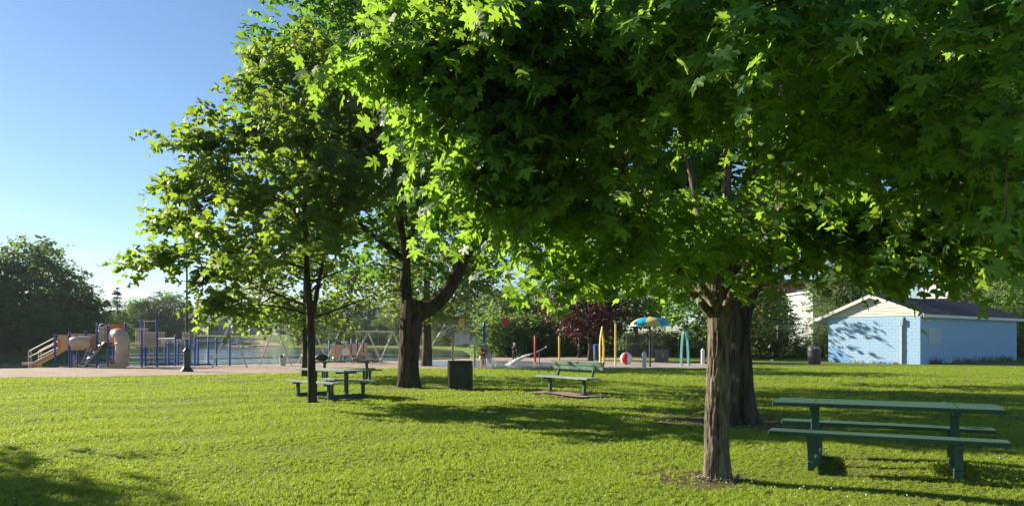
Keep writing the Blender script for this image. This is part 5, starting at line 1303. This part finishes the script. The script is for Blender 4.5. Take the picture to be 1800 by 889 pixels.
boat('kayak', 100, 636, 44.5, 2.6, 'yellow', 'yellow kayak on the water behind the straight slide', .1)
boat('rowing_boat', 139, 637, 44.8, 2.6, 'blue_boat', 'pale blue boat on the water behind the climbing ramp', -.15)
boat('dinghy', 826, 612, 165, 5.0, 'white', 'small white boat far out on the lake beside the notice board', .2)
sit = dict(pelvis=(0, 0, .32), waist=(0, .02, .46), chest=(0, .0, .7), neck=(0, -.01, .85), head=(0, -.03, 1.0), ls=(.18, 0, .79), rs=(-.18, 0, .79), le=(.25, -.05, .54), re=(-.25, -.05, .54), lw=(.2, -.25, .45), rw=(-.2, -.25, .45), lh=(.095, 0, .30), rh=(-.095, 0, .30), lk=(.13, -.42, .42), rk=(-.13, -.42, .42), la=(.13, -.55, .08), ra=(-.13, -.55, .08))
person(((128.5 - 900) / FPX * 44.6, 44.65, WATER_Z + .0), R(70), 1.6, sit, None, ('navy', False), 'bare backed person sitting in the boat behind the slide', 'hair', bare=True)
# people far across the lake
for i, (px, Y, c) in enumerate(((369, 238, 'shirt_black'), (411, 240, 'white'), (417, 236, 'shirt_black'), (400, 241, 'navy'), (422, 232, 'charcoal'))):
    person(PT((px - 900) / FPX * Y, Y), random.uniform(0, 6), 1.7, {}, c, ('navy', True), ('figure standing on the far beach apart from the others' if i == 0 else 'figure in a ' + {'white': 'white', 'shirt_black': 'black', 'navy': 'navy', 'charcoal': 'grey'}[c] + ' top among the people on the far beach'), 'hair', group='people on the far beach')

# ------------------------------------------------------------------ blue block shed
SH = PT(21.35, 49.9); SH.z = hz(23, 48) - .02
shed = empty('shed', SH, math.atan2(-.785, .62), 'pale blue concrete block shed with dark shingle roof and white gable', 'shed')
GW, LN, WH = 5.9, 16.2, 3.0
def blue_arcs(base):  # block colour with two deeper blue ellipses low on the gable
    m = base.copy(); m.name = 'arc_block'; n, l = m.node_tree.nodes, m.node_tree.links; p = n['Principled BSDF']
    src = p.inputs['Base Color'].links[0].from_socket; tc = n.new('ShaderNodeTexCoord'); tc.object = shed
    last = src
    for cx, cz, rx, rz in ((.15, -.2, 1.55, 1.18), (3.75, -.25, .75, .42)):
        mp_ = n.new('ShaderNodeMapping'); mp_.inputs['Location'].default_value = (-cx / rx, 0, -cz / rz); mp_.inputs['Scale'].default_value = (1 / rx, 0, 1 / rz)
        ln_ = n.new('ShaderNodeVectorMath'); ln_.operation = 'LENGTH'; lt_ = n.new('ShaderNodeMath'); lt_.operation = 'LESS_THAN'; lt_.inputs[1].default_value = 1
        l.new(tc.outputs['Object'], mp_.inputs[0]); l.new(mp_.outputs[0], ln_.inputs[0]); l.new(ln_.outputs['Value'], lt_.inputs[0])
        mx = n.new('ShaderNodeMix'); mx.data_type = 'RGBA'; mx.inputs['B'].default_value = (.16, .33, .62, 1)
        l.new(lt_.outputs[0], mx.inputs[0]); l.new(last, mx.inputs['A']); last = mx.outputs['Result']
    l.new(last, p.inputs['Base Color']); return m
M['arc_block'] = blue_arcs(M['blue_block'])
MB().box((GW / 2, LN / 2, WH / 2 - .15), (GW - .012, LN - .012, WH + .3)).build('wall', M['blue_mortar'], shed)
bm_cache = {}
for r in range(15):
    x = 0.0; k = 0
    while x < GW - .02:
        w = .2 if (r % 2 and k == 0) else .4
        w = min(w, GW - x)
        key = round(w, 2)
        if key not in bm_cache: bm_cache[key] = MB().box((0, 0, 0), (w - .009, .03, .191)).mesh('block')
        dd = random.uniform(-.004, .004)
        o = link('block', bm_cache[key], M['arc_block'], shed); o.location = (x + w / 2, -.008 + dd, .1 + r * .2)
        x += w; k += 1
mb = MB()
for r in range(15):
    y = .0; k = 0
    while y < LN - .02:
        w = .2 if (r % 2 and k == 0) else .4; w = min(w, LN - y)
        mb.box((GW + .006 + random.uniform(-.003, .003), y + w / 2, .1 + r * .2), (.03, w - .009, .192)); y += w; k += 1
tag(mb.build('blocks', M['blue_block'], shed), kind='stuff')
OV_L, OV_R, OV_F, OV_B, PITCH = 1.05, .30, .30, .95, .40
apz = WH + .12 + (GW / 2) * PITCH
for s, ov in ((-1, OV_L), (1, OV_R)):
    ex = GW / 2 + s * (GW / 2 + ov); ez = apz - (GW / 2 + ov) * PITCH
    mb = MB(); n_ = Vector((s * PITCH, 0, 1)).normalized()
    a, c = Vector((GW / 2, 0, apz)), Vector((ex, 0, ez)); y0, y1 = -OV_F, LN + OV_B
    vs = [Vector((p_.x, y, p_.z)) + n_ * t_ for t_ in (0, .1) for p_ in (a, c) for y in (y0, y1)]
    mb.add(vs, [(0, 1, 3, 2), (4, 6, 7, 5), (0, 4, 5, 1), (2, 3, 7, 6), (0, 2, 6, 4), (1, 5, 7, 3)]); mb.build('roof_deck', M['trim_white'], shed)
    # shingle courses, lapped
    sl = (c - a); Ls = sl.length; sl = sl.normalized(); nc = int(Ls / .26); mb = MB()
    for i in range(nc + 1):
        d0 = Ls - i * .26; 
        y = y0 - .02 - (.17 if i % 2 else 0)
        while y < y1:
            w = .33; ya, yb = max(y, y0 - .02), min(y + w - .008, y1 + .02); y += w
            if yb - ya < .03: continue
            t_ = random.uniform(.010, .02); lo, hi = min(d0 + .02, Ls + .03), max(d0 - .27, 0)
            q = [a + sl * lo + n_ * (.104 + t_ + .014), a + sl * hi + n_ * (.104 + t_ * .4), a + sl * lo + n_ * .103, a + sl * hi + n_ * .1035]
            mb.add([Vector((p_.x, yy, p_.z)) for p_ in q for yy in (ya, yb)], [(0, 1, 3, 2), (0, 4, 5, 1), (0, 2, 6, 4), (1, 5, 7, 3)])
    tag(mb.build('shingles', M['shingle'], shed), kind='stuff')
    MB().box((ex + s * .015, (y0 + y1) / 2, ez + .0), (.03, y1 - y0 + .06, .2)).build('fascia', M['trim_white'], shed)
    mb = MB(); mb.bar(Vector((GW / 2 - s * .0, y0 - .02, apz + .02)), Vector((ex, y0 - .02, ez + .02)), .035, .2); mb.build('rake_board', M['trim_white'], shed)
# boxed eave and siding boards of the gable
MB().box((-OV_L / 2 + .01, LN / 2 - .02, WH + .0), (OV_L - .04, LN + .2, .03)).build('soffit', M['trim_white'], shed)
for k in range(8):
    z0 = WH + .02 + k * .17; z1 = z0 + .165
    def xl(z): return max(-OV_L, GW / 2 - (apz - z) / PITCH + .05)
    def xr(z): return min(GW + .02, GW / 2 + (apz - z) / PITCH - .05)
    if z1 > apz - .08: break
    mb = MB(); mb.add([(xl(z0), -.05, z0), (xr(z0), -.05, z0), (xr(z1), -.025, z1), (xl(z1), -.025, z1), (xl(z0), .02, z0), (xr(z0), .02, z0), (xr(z1), .02, z1), (xl(z1), .02, z1)], [(0, 1, 2, 3), (0, 4, 5, 1), (1, 5, 6, 2), (2, 6, 7, 3), (3, 7, 4, 0), (4, 7, 6, 5)]); mb.build('siding_board', M['siding'], shed)
mb = MB(); mb.tube([(4.83, -.09, -.1), (4.83, -.09, 2.45)], .055, 10); mb.build('conduit', M['grey_metal'], shed, True)
MB().box((4.83, -.10, 2.62), (.22, .16, .42), None, .015).build('meter_box', M['grey_metal'], shed); MB().tube([(4.83, -.09, 2.8), (4.83, -.09, 3.0)], .03, 8).build('conduit', M['grey_metal'], shed)
t_ = MB().lathe([(.07, 0), (.06, .05), (.03, .1)], (0, 0, 0), 10).build('wall_lamp', M['white'], shed, True, (2.55, -.03, 1.72)); t_.rotation_euler = (R(70), 0, 0); MB().box((2.75, -.06, 1.7), (.22, .05, .06), None, .01).build('wall_bracket', M['grey_metal'], shed)
t_ = MB().lathe([(.12, 0), (.13, .05), (.05, .14), (.01, .16)], (0, 0, 0), 12).build('wall_lamp', M['yellow_pale'], shed, True, (GW + .03, .75, 2.72)); t_.rotation_euler = (0, R(90), 0)
MB().box((GW + .03, 1.95, 1.78), (.035, 1.75, .98), None, .006).build('boarded_window', M['patch'], shed)
# weeds and rubble at the foot of the shed
g = np.random.default_rng(5); O, D, Ln = [], [], []
cs, sn = math.cos(shed.rotation_euler.z), math.sin(shed.rotation_euler.z)
def sw(x, y, z=0): return (SH.x + x * cs - y * sn, SH.y + x * sn + y * cs, SH.z + z)
for i in range(300):
    y = g.choice([g.uniform(1, 3), g.uniform(4.5, 15)], p=[.2, .8]); O.append(sw(GW + .06 + abs(g.normal(0, .1)), y, -.02)); D.append((g.normal(0, .3), g.normal(0, .3), 1)); Ln.append(g.uniform(.15, .6))
for i in range(50): O.append(sw(g.uniform(0, 4.6), -.08 - abs(g.normal(0, .08)), -.02)); D.append((g.normal(0, .3), g.normal(0, .3), 1)); Ln.append(g.uniform(.1, .3))
P, T, Nn, S, ax = sprays(g, np.array(O), np.array(D), np.array(Ln), 9, .15, .06, .05, 0)
tag(link('weeds', leaf_mesh('weeds', P, T, Nn, S, T_FAR), M['weed']), kind='stuff')
for i in range(5):
    p_ = sw(GW + .45 + .15 * (i % 2), 2.6 + i * 1.1 + g.uniform(-.3, .3)); bm = bmesh.new(); bmesh.ops.create_icosphere(bm, subdivisions=2, radius=.14 + .05 * (i % 3))
    for v in bm.verts: v.co *= 1 + .3 * mnoise.noise(v.co * 6 + Vector((i, 0, 0))); v.co.z *= .55
    me = bpy.data.meshes.new('rock'); bm.to_mesh(me); bm.free(); o = link('rock', me, M['agg']); o.location = (p_[0], p_[1], hz(p_[0], p_[1]) + .03); tag(o, 'rough stone in the weeds at the shed wall, ' + ORD0[i] + ' from the boarded window', 'rock', 'stones at the shed wall')

# domed bin by the shed
p = G(1431, 639.5); t = empty('litter_bin', p, 0, 'black barrel litter bin with a domed lid beside the shed', 'litter bin')
MB().lathe([(.36, 0), (.37, .03), (.37, .82), (.385, .83), (.385, .87)], (0, 0, 0), 22).build('body', M['charcoal'], t, True)
for k in range(22): a = k * math.pi / 11; MB().box((.372 * math.cos(a), .372 * math.sin(a), .42), (.02, .055, .76), Matrix.Rotation(a, 3, 'Z'), .006).build('slat', M['charcoal'], t)
MB().lathe([(.385, .87), (.37, .98), (.29, 1.12), (.15, 1.2), (.02, 1.22)], (0, 0, 0), 22).build('dome_lid', M['charcoal'], t, True); MB().box((0, -.35, 1.0), (.3, .06, .14), Matrix.Rotation(R(20), 3, 'X'), .02).build('flap', M['grey_metal'], t)
p = G(1356, 634.5); mb = MB(); mb.box((0, 0, .04), (.22, .16, .03), Matrix.Rotation(.4, 3, 'X'), .01); mb.box((.08, .02, .07), (.1, .13, .05), Matrix.Rotation(.5, 3, 'Y'), .015); tag(mb.build('litter_paper', M['paper'], None, False, p), 'crumpled white paper lying on the grass left of the domed bin', 'paper')

# chain link fence
def fence(p0, p1, h, label, gap=3.0, pitch=.11, mid=True):
    p0, p1 = PT(*p0), PT(*p1); t = empty('wire_fence', p0, math.atan2(p1.y - p0.y, p1.x - p0.x), label, 'fence'); L = (p1 - p0).to_2d().length; n = max(1, round(L / gap))
    for i in range(n + 1): MB().lathe([(.035, -.4), (.035, h + .05), (.02, h + .08)], (L * i / n, 0, 0), 8).build('post', M['galv'], t, True)
    for z in ((h - .02, h * .5) if mid else (h - .02,)): MB().tube([(0, 0, z), (L, 0, z)], .022, 6).build('rail', M['galv'], t)
    vs, fs = [], []; w = .006
    for s in (1, -1):
        x = -h
        while x < L:
            xa, xb = x, x + h; za, zb = (0, h) if s > 0 else (h, 0)
            ca, cb = max(0, -xa), max(0, xb - L)
            za2, zb2 = za + (zb - za) * ca / h, zb - (zb - za) * cb / h; xa2, xb2 = xa + ca, xb - cb
            if xb2 - xa2 > .02:
                k = len(vs)
                for dx, dy in ((-w, .004 * s), (w, .004 * s), (0, .014 * s)): vs += [(xa2 + dx, dy, za2), (xb2 + dx, dy, zb2)]
                fs += [(k, k + 1, k + 3, k + 2), (k + 2, k + 3, k + 5, k + 4), (k + 4, k + 5, k + 1, k)]
            x += pitch
    MB().add(vs, fs).build('wire_mesh', M['galv'], t)
fence((9.6, 62.2), (14.0, 62.2), 2.1, 'wire mesh fence section behind the striped ball and umbrella', 2.2); fence((14.0, 62.25), (22.5, 62.6), 1.9, 'long wire mesh fence behind the splash pad, towards the dark shrubs', 2.8)
fence((12.9, 63.4), (14.6, 63.4), 3.2, 'tall narrow wire mesh frame rising behind the umbrella', 1.7); fence((22.5, 62.7), (27.6, 63.6), 2.6, 'wire mesh fence with two rails meeting the shed', 2.5)

# ------------------------------------------------------------------ far buildings
def block_building(name, c, rz, w, d, h, label, wall, roof, cat='building'):
    t = empty(name, c, rz, label, cat); MB().box((0, 0, h / 2 - .4), (w, d, h + .8)).build('wall', M[wall], t); MB().box((0, 0, h + .15), (w + .6, d + .6, .3), None, .05).build('roof', M[roof], t); return t
c = PT(48, 122); t = block_building('factory', c, 0, 24, 14, 10.6 - c.z, 'red brick factory with tall windows seen beyond the shed', 'brick_red', 'roof_green')
hh = 10.6 - c.z
for k in range(8):
    x = -10.5 + k * 3.0
    MB().box((x, -7.12, hh / 2 - .4), (.7, .25, hh - .6)).build('pilaster', M['brick_red'], t)
    w_ = MB().box((x + 1.5, -7.03, hh - 2.4), (1.5, .1, 2.2)).build('window', M['grey_metal'], t); MB().box((x + 1.5, -7.09, hh - 2.9), (1.3, .04, 1.0)).build('pane', M['glass_dark'], w_); MB().box((x + 1.5, -7.09, hh - 1.75), (1.3, .04, .9)).build('pane', M['grey_wall'], w_)
for k in range(11):
    MB().box((0, -7.02, hh - .28 - k * .075 - 0), (24.02, .06, .06)).build('brick_course', M['brick_red'], t) if k < 3 else None
c = PT(44.5, 104); t = block_building('store_building', c, 0, 8.0, 9, 7.9 - c.z, 'white walled building in front of the brick factory', 'wall_pale', 'trim_white')
for k in range(3): MB().box((-2.6 + k * 2.6, -4.52, 2.6), (1.1, .08, 1.3)).build('window', M['glass_dark'], t)
c = PT(73, 112); t = block_building('warehouse', c, 0, 30, 16, 7.0 - c.z, 'white warehouse with a brown roof edge past the shed roof', 'wall_pale', 'roof_brown')
for k in range(6): MB().box((-12 + k * 4.6, -8.03, 3.6), (2.4, .1, 2.6)).build('panel', M['wall_pale'], t)
c = PT(78.5, 126); t = block_building('silo_block', c, 0, 13, 8, 12.4 - c.z, 'plain grey tower block rising behind the warehouse', 'grey_wall', 'grey_wall')
c = PT(-100, 268); t = empty('house', c, .05, 'grey bungalow with dark roof and white window across the lake', 'house')
MB().box((0, 0, 1.5), (17, 8, 3.2)).build('wall', M['grey_wall'], t); mb = MB()
mb.add([(-9.2, -4.8, 3.1), (9.2, -4.8, 3.1), (9.2, 4.8, 3.1), (-9.2, 4.8, 3.1), (-5, 0, 5.4), (5, 0, 5.4)], [(0, 1, 5, 4), (1, 2, 5), (2, 3, 4, 5), (3, 0, 4), (0, 3, 2, 1)]); mb.build('roof', M['shingle'], t)
for x in (-5.4, 4.2, 6.6): w_ = MB().box((x, -4.03, 1.8), (1.5, .1, 1.5)).build('window', M['white'], t); MB().box((x, -4.1, 1.8), (1.1, .05, 1.1)).build('pane', M['glass_dark'], w_)
MB().box((1.0, -4.03, 1.1), (1.0, .1, 2.1)).build('door', M['navy'], t)
MB().box((-8.4, -4.05, 1.5), (.2, .1, 3.0)).build('corner_trim', M['white'], t)

# ------------------------------------------------------------------ small growth in the lawn and the summer haze
def clover():
    g = np.random.default_rng(77); n = 900
    Y = g.uniform(6, 24, n); X = g.uniform(-1, 1, n) * (Y * .72 + 1); cl = np.sin(X * .9 + 1) * np.sin(Y * .8) > -.1
    X, Y = X[cl], Y[cl]; Z = height(X, Y) + g.uniform(.035, .06, len(X)); P = np.stack([X, Y, Z], -1)
    V = np.array([(1, 0, 0), (0, 1, 0), (-1, 0, 0), (0, -1, 0), (0, 0, 1), (0, 0, -1)], float) * .009
    Fc = np.array([(0, 1, 4), (1, 2, 4), (2, 3, 4), (3, 0, 4), (1, 0, 5), (2, 1, 5), (3, 2, 5), (0, 3, 5)])
    W_ = P[:, None] + V[None] * g.uniform(.6, 1.2, (len(P), 1, 1)); Fa = Fc[None] + (np.arange(len(P)) * 6)[:, None, None]
    tag(link('clover_flowers', np_mesh('clover_flowers', W_.reshape(-1, 3), Fa.reshape(-1, 3)), M['white']), kind='stuff')
    n = 260; Y = g.uniform(6, 20, n); X = g.uniform(-.2, 1, n) * (Y * .6); P = np.stack([X, Y, height(X, Y) + .03], -1)
    T = g.normal(0, 1, (n, 3)); T[:, 2] *= .2; Nn = g.normal(0, .3, (n, 3)); Nn[:, 2] += 1
    tag(link('fallen_leaves', leaf_mesh('fallen_leaves', P, T, Nn, g.uniform(.04, .08, n), T_MID), M['brown_leaf']), kind='stuff')
clover()
hb = MB().box((0, 150, 11.5), (1300, 950, 29)).build('haze', None)
hm = bpy.data.materials.new('haze'); hm.use_nodes = True; hn = hm.node_tree.nodes; hn.clear()
ho, hv = hn.new('ShaderNodeOutputMaterial'), hn.new('ShaderNodeVolumePrincipled')
hv.inputs['Color'].default_value = (.86, .93, 1, 1); hv.inputs['Density'].default_value = .00017; hv.inputs['Anisotropy'].default_value = .0
hm.node_tree.links.new(hv.outputs[0], ho.inputs['Volume']); hb.data.materials.append(hm); tag(hb, kind='stuff')
